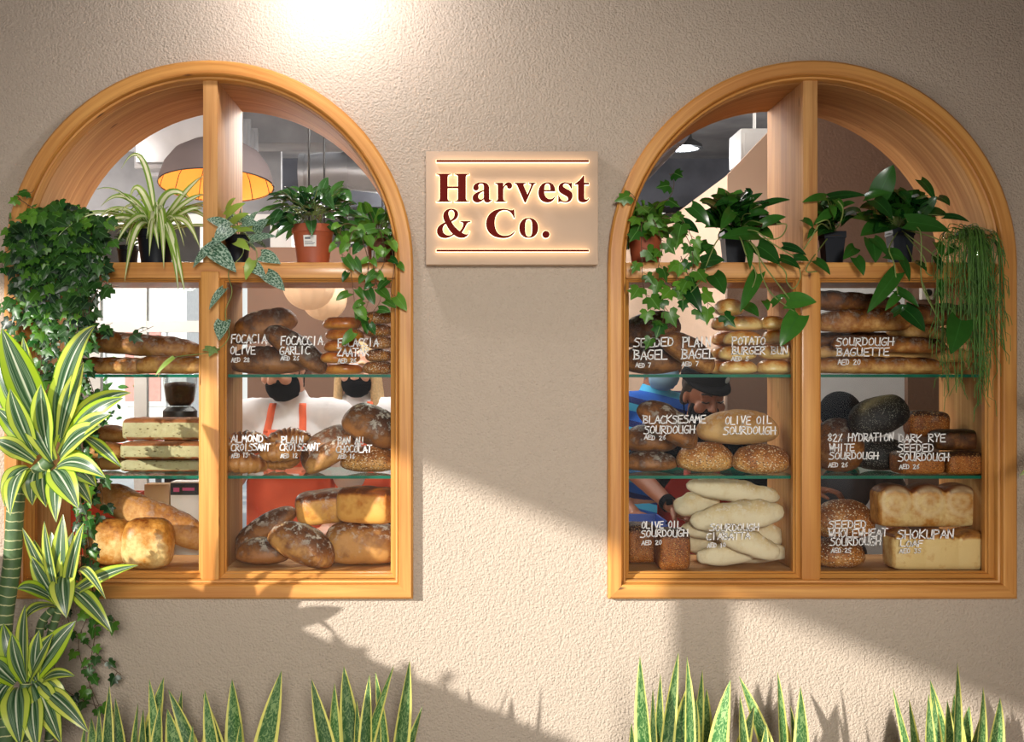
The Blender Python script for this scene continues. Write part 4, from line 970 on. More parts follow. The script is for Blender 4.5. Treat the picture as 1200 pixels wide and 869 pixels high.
def vine(ms, ml, pts, step, size, kind='ivy', rad=.0014, start=0.0):
    path = smooth_path(pts); ms.tube(path, [rad * (1 - .5 * i / len(path)) for i in range(len(path))], 5)
    acc = 0; nxt = start; side = 1
    for p0, p1 in zip(path[:-1], path[1:]):
        sgm = (p1 - p0).length; acc += sgm
        if acc >= nxt:
            nxt = acc + step * RN.uniform(.6, 1.4); side = -side; d = (p1 - p0).normalized()
            out = (d * RN.uniform(.1, .9) + Vector((side * RN.uniform(.4, 1.0), RN.uniform(-.7, .1), RN.uniform(-.3, .4)))).normalized()
            pet = p1 + out * size * .35; ms.tube([p1, pet], rad * .6, 4, cap=False)
            nr = Vector((RN.uniform(-.5, .5), -1, RN.uniform(.1, .9)))
            dd = (out * .7 + Vector((0, -.1, -.5))).normalized()
            sz = size * RN.uniform(.65, 1.25)
            if kind == 'ivy': ivy_leaf(ml, pet, dd, nr, sz)
            else: leaf_path(ml, (pet, pet + dd * sz * .55 + Vector((0, -.006, .004)), pet + dd * sz), sz * .62, W_HEART, nr, cord=.14, segs=7)
def pot(name_root, px0, px1, py0, y, mat, label, cat='plant', group=None, sq=False, base=None, loc_only=None):
    "potted plant Empty with its pot and soil children; pot rim spans px0..px1 at depth y, rim top at py0"
    base = TRANSOM_Z1 if base is None else base
    k = K(y); c = P((px0 + px1) / 2, 440, y); rad = (px1 - px0) / 2 * k; top = ZC + (440 - py0) * k; h = top - base
    root = empty(name_root, (c.x, y, base), label, cat, group)
    mb = MB(); b = rad * .74
    prof = [(b * .9, .0005), (b, .002), (rad * .93, h * .78), (rad * .94, h * .79), (rad, h * .80), (rad, h - .002), (rad - .001, h), (rad - .005, h), (rad - .006, h * .86)]
    mb.lathe(prof, 4 if sq else 32, cap=False); ids = [mb.vert((b * .9 * math.cos(2 * PI * i / (4 if sq else 32)), b * .9 * math.sin(2 * PI * i / (4 if sq else 32)), .0005)) for i in range(4 if sq else 32)]
    mb.face(ids[::-1])
    po = mb.build('pot', mat, root, auto=35)
    if sq: po.rotation_euler.z = R(45)
    mb = MB(); mb.lathe([(.001, h * .90), (rad * .6, h * .9), (rad - .006, h * .86)], 24); mb.build('soil', LM['soil'], root)
    return root, Vector((c.x, y, base)), Vector((c.x, y, base + h)), rad
def attach(mb, name, mat, root, **kw):
    o = root.location; mb.v = [(a - o.x, b - o.y, c - o.z) for a, b, c in mb.v]; return mb.build(name, mat, root, **kw) if mb.f else None
def heart_list(ms, ml, rows, crown, size_prof=W_HEART, cord=.14, stems=True, yj=.03):
    for row in rows:
        (bx, by, tx, ty, w_, y) = row[:6]; r = row[6] if len(row) > 6 else None
        A = P(bx, by, y + .015); T = P(tx, ty, y - RN.uniform(0, yj)); mid = (A + T) / 2 + Vector((0, -.012, .008))
        leaf_path(ml, (A, mid, T), w_ * K(y), size_prof, (RN.uniform(-.25, .25), -1, RN.uniform(.3, .6)), cord=cord, rnd=r, fold=.12)
        if stems and (A - crown).length < .14:
            ms.tube(smooth_path([crown + Vector((RN.uniform(-.02, .02), RN.uniform(-.02, .02), 0)), (crown + A) / 2 + Vector((0, -.01, .02)), A], 4), .0016, 5)
def bush(ml, ms, crown, n, rx, ry, up, size, prof=W_OVAL, cord=0.0, wr=.5, zlo=-.2):
    for i in range(n):
        a = RN.uniform(0, 2 * PI); e = RN.uniform(zlo, 1.0); rr = RN.uniform(.35, 1)
        p = crown + Vector((math.cos(a) * rx * rr * math.sqrt(max(.05, 1 - e * e * .7)), math.sin(a) * ry * rr, e * up))
        d = (p - crown); d = (d.normalized() + Vector((RN.uniform(-.3, .3), RN.uniform(-.5, .1), RN.uniform(-.5, .3)))).normalized(); s = size * RN.uniform(.7, 1.25)
        leaf_path(ml, (p, p + d * s * .5 + Vector((0, 0, .006)), p + d * s + Vector((0, 0, -.2 * s))), s * wr, prof, (RN.uniform(-.4, .4), -.7, .8), cord=cord, segs=6)
        if i % 3 == 0: ms.tube([crown + Vector((d.x * .01, d.y * .01, 0)), (crown + p) / 2 + Vector((0, 0, .01)), p], .0012, 4, cap=False)

# --- left window, on the transom shelf
# spider plant
root, base, top, rad = pot('spider_plant', 160, 206, 270, .09, LM['blackpot'], 'variegated spider plant in a dark pot in the left window arch', 'plant', 'potted plants on the window ledges')
ml = MB()
for i in range(64):
    a = RN.uniform(0, 2 * PI); e = RN.uniform(.35, 1.35); L = RN.uniform(.11, .25); p = top + Vector((math.cos(a) * .015, math.sin(a) * .015, -.01))
    d = Vector((math.cos(a) * math.cos(e), min(.35, math.sin(a) * math.cos(e)) - .12, math.sin(e)))
    up = p + d * L * .75 + Vector((0, 0, .01)); tip = p + Vector((d.x, d.y, 0)) * L * 1.45 + Vector((0, 0, d.z * L * RN.uniform(-.5, .6)))
    if tip.y > -.03 and tip.z < 1.96: tip.z = 1.97 + RN.uniform(0, .05)
    leaf_path(ml, (p, up, tip), RN.uniform(.010, .015), W_STRAP, (d.x * -.3, -.8, .6), fold=.25, segs=12)
for (mx, my, tx, ty, w_) in ((172, 140, 142, 198, 7), (150, 205, 118, 242, 9), (135, 232, 108, 282, 10), (160, 230, 146, 330, 10), (195, 225, 217, 345, 13), (200, 230, 209, 342, 12), (190, 205, 192, 315, 12), (180, 210, 175, 300, 11), (220, 215, 240, 205, 8), (222, 225, 242, 228, 8), (215, 230, 234, 290, 9), (190, 200, 226, 236, 12), (165, 225, 134, 290, 10), (160, 190, 152, 235, 9), (178, 235, 186, 292, 11), (225, 235, 238, 246, 8)):
    A = top + Vector((RN.uniform(-.01, .01), -.01, -.01)); T = P(tx, ty, -.05 if ty > 260 else .03); Mq = P(mx, my, -.03)
    leaf_path(ml, (A, Mq, T), w_ * 1.05 * K(-.03), W_STRAP, (0, -.9, .5), fold=.22, segs=14, rnd=RN.uniform(.3, 1))
attach(ml, 'leaves', LM['spider'], root)
# small dark pot behind it
root, base, top, rad = pot('small_pot', 137, 163, 288, .24, LM['blackpot'], 'small black pot half hidden between ivy and spider plant', 'plant pot')
ml = MB(); ms = MB(); bush(ml, ms, top, 14, .03, .02, .03, .03); attach(ml, 'leaves', LM['ivy'], root); attach(ms, 'stems', LM['stem'], root)
# big English ivy
root, base, top, rad = pot('english_ivy', 44, 96, 262, .10, LM['blackpot'], 'dense dark English ivy cascading down the left window frame', 'plant', 'potted plants on the window ledges')
ml, ml2, ms = MB(), MB(), MB()
for i in range(460):
    t = RN.random(); px = RN.gauss(70, 24); py = RN.uniform(234, 300) + abs(px - 68) * .35
    if px < 8 or px > 136: continue
    q = P(px, py, RN.uniform(-.13, -.06) if px < 50 else RN.uniform(-.13, .04) + (.12 if py < 250 else 0)); a = RN.uniform(-1.2, 1.2)
    ivy_leaf(ml if RN.random() < .66 else ml2, q, (math.sin(a), -.3, -math.cos(a) * .8), (RN.uniform(-.5, .5), -1, RN.uniform(.2, .9)), RN.uniform(.022, .042))
for i in range(30):
    x0 = RN.uniform(20, 108); x1 = x0 + RN.uniform(-16, 12); yend = RN.uniform(330, 405) if i < 22 else RN.uniform(400, 450)
    if x0 < 40: yend = min(yend, 400)
    vine(ms, ml if i % 4 else ml2, [top + Vector((0, -.02, -.01)), P(x0, 268, -.05), P((x0 * 2 + x1) / 3, 300, -.09), P((x0 + x1) / 2 + RN.uniform(-5, 5), (300 + yend) / 2, -.08), P(x1, yend, -.085)], .016, .036)
for pts in ([(22, 232), (36, 226), (40, 222)], [(12, 292), (3, 300), (3, 312)], [(18, 268), (12, 262), (10, 258)], [(40, 330), (14, 350), (5, 360)]):
    vine(ms, ml2, [P(70, 262, -.05)] + [P(x, y, -.07) for x, y in pts], .018, .03)
for pts in ([(108, 300), (122, 330), (140, 336)], [(95, 350), (112, 385), (132, 378)], [(120, 320), (105, 360), (112, 378), (150, 392), (180, 382)], [(98, 380), (96, 430), (110, 470), (100, 520)], [(92, 400), (112, 470), (116, 540), (122, 600)], [(84, 400), (92, 480), (104, 560), (100, 620), (106, 660)]):
    vine(ms, ml, [P(90, 290, -.08)] + [P(x, y, -.10) for x, y in pts], .026, .036)
for pts in ([(96, 560), (90, 640), (78, 720), (118, 770), (142, 790)], [(100, 600), (108, 700), (92, 760), (122, 840)], [(88, 640), (62, 720), (70, 800), (128, 832)], [(104, 640), (112, 730), (104, 790), (112, 830)], [(98, 700), (130, 722), (136, 730)]):
    vine(ms, ml2 if pts[0][0] > 97 else ml, [P(94, 420, -.09), P(96, 500, -.11)] + [P(x, y, -.14) for x, y in pts], .035, .032, rad=.0017)
attach(ml, 'dark_leaves', LM['ivy'], root); attach(ml2, 'young_leaves', LM['ivy_light'], root); attach(ms, 'stems', LM['brown_stem'], root)
# satin pothos
root, base, top, rad = pot('satin_pothos', 264, 294, 276, .12, LM['blackpot'], 'silver spotted satin pothos trailing over the left mullion', 'plant', 'potted plants on the window ledges')
ml, ms = MB(), MB()
heart_list(ms, ml, [(268, 266, 242, 257, 14, -.03, .2), (270, 266, 251, 287, 19, -.04, .3), (246, 288, 277, 319, 24, -.06, .1), (249, 287, 226, 314, 13, -.05, .4), (293, 281, 324, 277, 12, .0, .2), (306, 299, 329, 309, 17, -.04, .3),
  (312, 321, 334, 341, 18, -.06, .1), (299, 273, 315, 257, 15, .0, .4), (273, 269, 298, 271, 9, .02, .9), (277, 283, 293, 294, 12, -.03, .9), (292, 310, 312, 326, 17, -.05, .3), (296, 305, 288, 328, 13, -.05, .95), (262, 338, 245, 363, 10, -.06, .2),
  (262, 376, 257, 399, 19, -.06, .3), (254, 408, 245, 418, 10, -.06, .8), (240, 408, 256, 414, 8, -.06, .8), (265, 252, 288, 238, 10, .05, .9), (270, 262, 292, 250, 11, .03, .9), (278, 258, 298, 256, 10, .02, .6), (284, 262, 306, 264, 10, .0, .3), (266, 246, 276, 232, 9, .06, .95)], top)
bush(ml, ms, top, 26, .06, .035, .055, .04, W_HEART, .1)
ms.tube(smooth_path([top, P(285, 296, -.04), P(268, 318, -.055), P(272, 342, -.05), P(264, 366, -.05), P(268, 395, -.05), P(248, 412, -.06), P(200, 420, -.07), P(185, 442, -.07)], 6), .0014, 5)
leaf_path(ml, (P(204, 418, -.07), P(190, 428, -.08), P(182, 440, -.08)), .014, W_HEART, (0, -1, .3), rnd=.95)
ms.tube(smooth_path([top, P(300, 292, -.03), P(300, 318, -.05), P(312, 322, -.05)], 5), .0014, 5)
attach(ml, 'leaves', LM['satin'], root); attach(ms, 'stems', LM['stem'], root)
# terracotta pot with label
root, base, top, rad = pot('bushy_houseplant', 342, 392, 264, .08, LM['terracotta'], 'bushy glossy plant in a terracotta coloured pot with white label', 'plant', 'potted plants on the window ledges')
ml, ms = MB(), MB(); bush(ml, ms, top + Vector((0, -.01, .03)), 130, .12, .07, .065, .056, W_HEART, wr=.5, zlo=-.5)
for row in ((330, 245, 318, 265, 13), (345, 262, 335, 252, 10), (372, 222, 392, 246, 14), (358, 240, 352, 225, 11), (398, 225, 412, 236, 15), (400, 240, 408, 252, 12)):
    heart_list(ms, ml, [row + (.02,)], top, W_OVAL, 0)
attach(ml, 'leaves', LM['bush'], root); attach(ms, 'stems', LM['stem'], root)
mb = MB(); r_ = rad * .885; hh = top.z - base.z; n_ = 8; a0 = R(-112); a1 = R(-74)
for i in range(n_ + 1):
    a = a0 + (a1 - a0) * i / n_
    for z, q in ((.42, .853), (.70, .918)): mb.vert((math.cos(a) * (rad * q + .0012), math.sin(a) * (rad * q + .0012), hh * z))
for i in range(n_): mb.face((2 * i, 2 * i + 2, 2 * i + 3, 2 * i + 1))
lb = mb.build('label', M['white_paper'], root)
mb = MB()
for (u0, u1, z0, z1) in ((.12, .55, .60, .65), (.1, .9, .50, .515), (.1, .8, .47, .482), (.1, .7, .54, .552)):
    for i in range(6):
        ids = []
        for uu, zz_ in ((u0 + (u1 - u0) * i / 6, z0), (u0 + (u1 - u0) * (i + 1) / 6, z0), (u0 + (u1 - u0) * (i + 1) / 6, z1), (u0 + (u1 - u0) * i / 6, z1)):
            a = a0 + (a1 - a0) * uu; q = .853 + (zz_ - .42) / .28 * .065; ids.append(mb.vert((math.cos(a) * (rad * q + .0018), math.sin(a) * (rad * q + .0018), hh * zz_)))
        mb.face(ids)
mb.build('print', plain('grey_print', srgb(110, 112, 120), .8), lb)
# trailing ivy in a brown pot
root, base, top, rad = pot('trailing_ivy', 428, 464, 276, .10, LM['brownpot'], 'light green ivy in a brown pot trailing over the right side of the left window', 'plant', 'potted plants on the window ledges')
ml, ms = MB(), MB()
bush(ml, ms, top + Vector((-.01, -.02, .0)), 46, .095, .06, .07, .045, W_HEART, .12, wr=.75, zlo=-.5)
for pts in ([(415, 270), (410, 300), (414, 340), (417, 372)], [(425, 275), (432, 310), (425, 350), (432, 384), (440, 360)], [(440, 280), (438, 320), (446, 350), (430, 372)], [(455, 280), (462, 310), (458, 340), (464, 352)], [(405, 262), (398, 285), (402, 302)], [(445, 270), (452, 300), (440, 330), (418, 392)]):
    vine(ms, ml, [top] + [P(x, y, -.05) for x, y in pts], .034, .044, 'heart')
attach(ml, 'leaves', LM['ivy_light'], root); attach(ms, 'stems', LM['brown_stem'], root)
mb = MB(); mb.box((-.018, -.0015, 0), (.018, .0, .034)); mb.build('plant_tag', M['white_paper'], root, loc=(-.005, -rad - .004, .006))

# --- right window, on the transom shelf
root, base, top, rad = pot('ivy_plant', 735, 777, 268, .09, LM['terracotta'], 'ivy in a terracotta pot at the left end of the right window', 'plant', 'potted plants on the window ledges')
ml, ms = MB(), MB(); bush(ml, ms, top, 44, .075, .05, .055, .05, W_HEART, .12, wr=.8, zlo=-.35)
for pts in ([(752, 262), (752, 300), (754, 335), (762, 362), (768, 398)], [(766, 258), (776, 290), (772, 320), (796, 342), (815, 362)], [(780, 255), (800, 270), (812, 300), (806, 330), (782, 352), (776, 385)], [(770, 240), (784, 232), (790, 215), (784, 203)], [(748, 250), (744, 232), (736, 224)], [(790, 250), (812, 285), (796, 312), (790, 345)], [(806, 322), (818, 345), (836, 360), (846, 372)]):
    vine(ms, ml, [top if pts[0][0] < 800 else P(798, 300, -.05)] + [P(x, y, -.06 if y > 245 or x < 756 else .03) for x, y in pts], .033, .043)
attach(ml, 'leaves', LM['ivy_light'], root); attach(ms, 'stems', LM['brown_stem'], root)
def pothos(label, px0, px1, py0, y, rows, n, vines=(), up=.05, rx=.07, sq=True):
    root, base, top, rad = pot('golden_pothos', px0, px1, py0, y, LM['blackpot'], label, 'plant', 'potted plants on the window ledges', sq)
    ml, ms = MB(), MB(); heart_list(ms, ml, rows, top); bush(ml, ms, top + Vector((0, 0, .01)), int(n * 1.5), rx, .05, up, .074, W_HEART, .12, wr=.78, zlo=-.1)
    for pts in vines: ms.tube(smooth_path([top] + [P(x, yy, -.06) for x, yy in pts], 7), .0019, 6)
    attach(ml, 'leaves', LM['pothos'], root); attach(ms, 'stems', LM['stem'], root)
pothos('large-leaved pothos trailing over the ledge beside the ivy in terracotta', 840, 880, 272, .10, [
  (888, 274, 843, 279, 20, -.03, .5), (810, 242, 832, 266, 17, -.02, .35), (862, 232, 836, 242, 12, .05, .3), (858, 247, 844, 270, 15, -.01, .6), (863, 246, 894, 226, 12, .04, .2), (893, 240, 926, 234, 10, .02, .2), (894, 262, 921, 254, 13, -.02, .55),
  (880, 250, 902, 250, 10, .0, .4), (888, 288, 914, 310, 24, -.05, .25), (876, 284, 879, 316, 11, -.05, .5), (918, 288, 945, 299, 11, -.05, .05), (914, 302, 938, 315, 14, -.06, .2), (888, 321, 867, 366, 17, -.06, .7), (836, 322, 849, 345, 21, -.06, .4), (822, 308, 849, 305, 18, -.06, .2),
  (803, 332, 822, 366, 20, -.06, .1), (922, 353, 957, 354, 21, -.07, .95), (936, 369, 914, 406, 26, -.08, .9), (874, 358, 889, 371, 14, -.06, .5), (795, 260, 819, 273, 17, -.02, .05), (930, 302, 948, 306, 11, -.06, .3), (905, 356, 920, 345, 9, -.06, .8), (896, 352, 900, 364, 9, -.06, .8), (830, 285, 812, 300, 15, -.05, .3), (836, 300, 822, 288, 14, -.05, .5)], 46,
  [[(886, 290), (892, 320), (905, 345), (935, 368)], [(880, 285), (895, 310), (925, 350)], [(884, 270), (905, 285), (930, 300)], [(868, 280), (875, 300), (886, 322), (875, 350)], [(908, 280), (922, 264), (910, 262)], [(915, 312), (922, 330), (930, 338), (938, 325), (936, 312)], [(842, 280), (832, 300), (820, 330), (800, 352)]], .06)
pothos('small pothos in a black pot right against the right mullion', 957, 993, 272, .09, [
  (968, 231, 940, 237, 11, -.02, .7), (972, 231, 1015, 229, 12, .02, .15), (975, 248, 953, 264, 12, -.03, .7), (980, 234, 987, 250, 10, -.02, .8), (956, 305, 973, 322, 11, -.06, .4), (941, 257, 953, 267, 9, -.04, .4), (974, 240, 978, 256, 9, -.02, .9), (985, 242, 1002, 238, 9, .0, .4), (955, 268, 946, 280, 8, -.05, .4)], 18,
  [[(984, 262), (988, 245), (982, 235)], [(970, 258), (956, 262)], [(962, 262), (950, 280), (942, 292)], [(945, 314), (957, 318)]], .04, .03)
pothos('tall pothos in a black pot with one leaf standing upright', 1036, 1073, 268, .10, [
  (1029, 230, 1047, 193, 26, .03, .45), (1024, 234, 1046, 257, 21, -.01, .15), (1014, 231, 1043, 226, 10, .0, .55), (1052, 222, 1066, 241, 15, .03, .2), (1064, 260, 1113, 271, 23, -.04, .4), (1079, 211, 1096, 236, 12, .05, .2), (1081, 249, 1098, 230, 14, .03, .25), (1099, 231, 1113, 241, 12, .03, .15), (1107, 253, 1136, 260, 8, .02, .1),
  (1022, 281, 1026, 308, 22, -.04, .35), (1002, 290, 988, 304, 15, -.04, .5), (1003, 302, 1012, 323, 14, -.05, .5), (1040, 297, 1060, 305, 18, -.05, .45), (1056, 302, 1066, 330, 12, -.05, .3), (1024, 279, 1040, 300, 13, -.04, .4), (1050, 320, 1016, 367, 19, -.07, .55), (1060, 362, 1084, 389, 22, -.07, .15), (1126, 375, 1114, 415, 30, -.15, .45),
  (1052, 346, 1037, 364, 11, -.07, .8), (1052, 340, 1077, 360, 11, -.07, .4), (1101, 328, 1103, 358, 9, -.07, .6), (1047, 367, 1064, 358, 11, -.07, .2), (1096, 300, 1104, 322, 9, -.06, .2), (1098, 284, 1104, 302, 11, -.06, .6), (1120, 288, 1108, 300, 10, -.05, .5), (1072, 306, 1086, 318, 11, -.05, .2)], 50,
  [[(1042, 290), (1048, 310), (1052, 345)], [(1078, 270), (1080, 330), (1095, 365), (1104, 382), (1103, 415)], [(1070, 280), (1090, 295), (1108, 310)], [(1104, 382), (1114, 376)], [(1082, 300), (1085, 318), (1092, 323)], [(1088, 276), (1108, 285), (1125, 295)]], .06, .07)
# mistletoe cactus
root, base, top, rad = pot('mistletoe_cactus', 1106, 1152, 272, .09, LM['clearpot'], 'thread-like mistletoe cactus hanging from a clear pot by the right casing', 'plant', 'potted plants on the window ledges')
ms = MB(); ids = 0
def strand(px, py0, py1, y):
    p = [top + Vector((RN.uniform(-.03, .03), RN.uniform(-.03, 0), -.005)), P(px * .55 + 1128 * .45 + RN.uniform(-5, 5), RN.uniform(262, 284), RN.uniform(-.03, .03)), P(px * .9 + 113, RN.uniform(276, 296), y * .8), P(px + RN.uniform(-3, 3), (py0 + py1) / 2, y), P(px + RN.uniform(-4, 4), py1, y)]
    path = smooth_path(p, 6); ms.tube(path, .0013, 4)
    for q in path[10::2]:
        if RN.random() < .75:
            dx = RN.choice((-1, 1)) * RN.uniform(.008, .02); ms.tube([q, q + Vector((dx, RN.uniform(-.01, .01), -RN.uniform(.01, .03))), q + Vector((dx * 1.3, 0, -RN.uniform(.035, .06)))], .0010, 4, cap=False)
for i in range(74):
    px = RN.gauss(1150, 15); px = max(1118, min(1174, px)); strand(px, 300, RN.uniform(330, 425) if RN.random() < .8 else RN.uniform(425, 478), RN.uniform(-.12, -.05))
for i in range(12): strand(RN.gauss(1104, 6), 310, RN.uniform(360, 462), RN.uniform(-.1, -.06))
attach(ms, 'hanging_stems', LM['cactus'], root)

# --- planting trough and snake plants along the foot of the wall
mb = MB(); tx0, tx1, ty0, ty1, tz = -1.06, 1.42, -.52, -.12, .40
for lo, hi in (((tx0, ty0, 0), (tx1, ty0 + .03, tz)), ((tx0, ty1 - .03, 0), (tx1, ty1, tz)), ((tx0, ty0 + .03, 0), (tx0 + .03, ty1 - .03, tz)), ((tx1 - .03, ty0 + .03, 0), (tx1, ty1 - .03, tz)), ((tx0 + .03, ty0 + .03, 0), (tx1 - .03, ty1 - .03, .05))): mb.box(lo, hi)
tr = mb.build('planting_trough', LM['trough'], smooth=False); tag(tr, 'long grey planting trough at the foot of the wall holding snake plants', 'planter')
mb = MB(); mb.box((tx0 + .03, ty0 + .03, .05), (tx1 - .03, ty1 - .03, .35)); mb.build('soil', LM['soil'], tr, smooth=False)
def snake(label, rows):
    xs = [r[2] for r in rows]; ym = -.32; c = P(sum(xs) / len(xs), 440, ym); root = empty('snake_plant', (c.x, ym, .35), label, 'plant', 'snake plants along the wall')
    for i, r in enumerate(rows):
        tx, ty, bx, w_ = r[:4]; y = ym + ((i * 37) % 11 - 5) / 5 * .085; T = P(tx, ty, y); Bq = P(bx, 869, y); dz = T.z - Bq.z
        B0 = Vector((Bq.x + (Bq.x - T.x) / max(dz, .05) * .12, ym + (y - ym) * .6, .345)); 
        B0.x = c.x + (B0.x - c.x) * .8
        mid = Vector((Bq.x * 1.0 + (Bq.x - (B0.x + T.x) / 2) * .6, y, (B0.z + T.z) / 2)); ml = MB()
        leaf_path(ml, (B0, mid, T), w_ * 1.35 * K(y), W_SNAKE, (RN.uniform(-.7, .7), -1, .1), fold=.28, segs=16, twist=RN.uniform(-.5, .5))
        attach(ml, 'leaf', LM['snake'], root)
snake('snake plant partly behind the dracaena at the left of the trough', [(128, 803, 124, 12), (135, 817, 143, 13), (107, 840, 112, 14), (116, 830, 116, 9), (100, 846, 96, 12)])
snake('bushy snake plant below the left mullion', [(162, 823, 156, 13), (175, 795, 186, 12), (192, 793, 172, 17), (188, 823, 180, 14), (197, 807, 234, 15), (213, 808, 206, 11), (168, 830, 166, 10), (196, 830, 212, 20)])
snake('snake plant with one tall leaf below the right half of the left window', [(240, 808, 252, 15), (238, 812, 262, 14), (272, 795, 277, 18), (330, 785, 305, 21), (282, 845, 280, 12), (246, 830, 244, 19), (226, 850, 224, 13)])
snake('snake plant with a curling leaf below the sign side of the left window', [(365, 795, 388, 17), (392, 800, 391, 15), (403, 780, 413, 19), (433, 790, 427, 14), (462, 778, 425, 14), (440, 787, 452, 10), (480, 773, 467, 17), (495, 827, 470, 13), (473, 833, 463, 14), (418, 820, 420, 10), (445, 840, 436, 12)])
snake('snake plant with broad pale leaves below the right window', [(750, 768, 757, 19), (795, 764, 780, 13), (774, 789, 772, 9), (765, 806, 766, 8), (810, 795, 796, 23), (823, 784, 814, 13), (805, 769, 810, 10), (816, 818, 808, 15), (828, 806, 823, 18), (740, 846, 744, 10), (796, 812, 788, 10)])
snake('snake plant casting leaf shadows below the right mullion', [(856, 796, 838, 19), (852, 838, 842, 15), (866, 792, 904, 14), (867, 814, 874, 13), (884, 826, 860, 16), (911, 786, 918, 11), (938, 804, 942, 17), (926, 826, 934, 14), (914, 822, 922, 16), (898, 848, 892, 12)])
snake('snake plant of thin leaves at the far right of the trough', [(1046, 804, 1072, 9), (1065, 818, 1074, 18), (1090, 796, 1108, 14), (1122, 776, 1122, 13), (1110, 820, 1116, 12), (1136, 826, 1126, 17), (1152, 804, 1148, 15), (1154, 826, 1134, 17), (1172, 817, 1163, 16), (1095, 815, 1098, 14), (1118, 812, 1120, 20), (1088, 812, 1092, 12)])

# --- dracaenas
def dracaena(label, potx, pots, canes, leaves, potr=.17):
    base = Vector((potx, pots, 0)); root = empty('dracaena', base, label, 'plant')
    mb = MB(); mb.lathe([(potr * .72, 0), (potr * .95, .36), (potr, .37), (potr, .42), (potr - .015, .42), (potr - .02, .38)], 40, cap=False); mb.lathe([(.001, .001), (potr * .72, .0011)], 40, cap=False); mb.build('pot', LM['terracotta'], root, auto=35)
    mb = MB(); mb.lathe([(.001, .385), (potr - .02, .38)], 32, cap=False); mb.build('soil', LM['soil'], root)
    for pts, r0, r1, *br in canes:
        path = smooth_path([P(*p) for p in pts], 8) if br else smooth_path([Vector((base.x + (P(*pts[0]).x - base.x) * .5, base.y, .36))] + [P(*p) for p in pts], 8); mb = MB(); m = len(path); mb.tube(path, [r0 + (r1 - r0) * i / m for i in range(m)], 14); attach(mb, 'cane', LM['cane'], root)
    for r in leaves:
        bx, by, tx, ty, w_, y0, y1, lift = r[:8]; A = P(bx, by, y0); T = P(tx, ty, y1); L = (T - A).length
        side = Vector((0, -.35, 1)); mid = (A + T) / 2 + side * L * lift + (Vector((0, -.03, 0)))
        ml = MB(); leaf_path(ml, (A, mid, T), w_ * K((y0 + y1) / 2) * 1.3, W_DRAC, (RN.uniform(-.35, .35), -1, RN.uniform(.35, .8)), fold=.16, segs=14, twist=RN.uniform(-.4, .4)); attach(ml, 'leaf', LM['drac'], root)
Y = -.46
LV = []
def crown(rows, cy):
    for (bx, by, tx, ty, w_, lift) in rows: LV.append((bx, by, tx, ty, w_, cy, cy - RN.uniform(-.02, .14), lift))
crown([(56, 515, 2, 384, 31, .10), (48, 525, -6, 420, 28, .12), (50, 500, 27, 394, 15, .05), (62, 510, 112, 381, 24, .25), (66, 512, 92, 408, 20, .15), (66, 512, 86, 425, 24, .18), (58, 525, 80, 438, 24, .12), (70, 515, 98, 424, 17, .06), (72, 520, 154, 460, 22, .28), (72, 528, 145, 466, 17, .22), (70, 535, 118, 500, 24, .16), (70, 540, 113, 570, 26, .42), (68, 545, 108, 592, 20, .42), (62, 550, 92, 596, 26, .32), (52, 552, 54, 594, 23, .38), (44, 550, 38, 592, 20, .40),
  (34, 548, 6, 594, 20, .40), (46, 532, -4, 478, 20, .16), (40, 540, -6, 516, 18, .2), (100, 512, 143, 548, 11, .2), (30, 552, 12, 604, 22, .34), (62, 540, 30, 470, 22, .05), (58, 535, 48, 450, 24, .06), (74, 530, 130, 485, 20, .16), (66, 548, 124, 560, 18, .30), (40, 530, 12, 455, 22, .06), (70, 552, 66, 612, 17, .3)], Y)
crown([(72, 712, 26, 618, 11, .08), (70, 710, 52, 610, 16, .04), (72, 712, 74, 602, 18, .03), (76, 712, 98, 612, 16, .05), (78, 700, 162, 662, 18, .12), (82, 690, 131, 741, 17, .3), (76, 672, 78, 724, 24, .35), (92, 668, 124, 702, 9, .4), (66, 705, 20, 690, 15, .3), (64, 700, 40, 632, 17, .04), (70, 705, 60, 622, 20, .03), (74, 705, 86, 622, 18, .03), (70, 708, 36, 650, 16, .05), (66, 710, 28, 726, 12, .3)], Y + .05)
crown([(36, 800, 89, 727, 22, .1), (30, 795, 30, 708, 18, .04), (24, 795, 4, 730, 18, .06), (46, 798, 82, 836, 20, .45), (40, 800, 72, 872, 28, .45), (22, 805, 24, 875, 28, .4), (12, 800, -8, 850, 26, .4), (42, 795, 46, 738, 15, .04), (48, 800, 88, 792, 12, .25), (50, 808, 104, 858, 18, .3), (34, 796, 62, 742, 20, .06), (18, 800, -12, 770, 22, .2), (40, 810, 44, 880, 22, .3), (30, 800, 14, 742, 18, .04), (44, 800, 40, 775, 12, .3)], Y - .08)
dracaena('tall variegated dracaena with three leafy heads at the left edge', P(18, 440, Y).x, Y + .02, [([(2, 770, Y), (14, 660, Y), (20, 580, Y), (34, 562, Y), (58, 540, Y)], .026, .018), ([(20, 600, Y), (16, 575, Y - .01), (30, 552, Y)], .016, .012, True), ([(46, 800, Y + .05), (47, 735, Y + .05), (64, 712, Y + .05)], .012, .010), ([(60, 840, Y + .05), (54, 770, Y + .05), (72, 705, Y + .05)], .012, .010), ([(28, 850, Y - .08), (30, 800, Y - .08)], .016, .014)], LV)
LV = []
crown([(1300, 520, 1194, 558, 15, .35), (1300, 520, 1230, 440, 20, .1), (1300, 520, 1250, 600, 20, .3), (1300, 520, 1330, 420, 22, .1), (1300, 520, 1290, 410, 22, .05), (1300, 520, 1380, 480, 22, .2), (1300, 520, 1370, 580, 22, .3)], -.3)
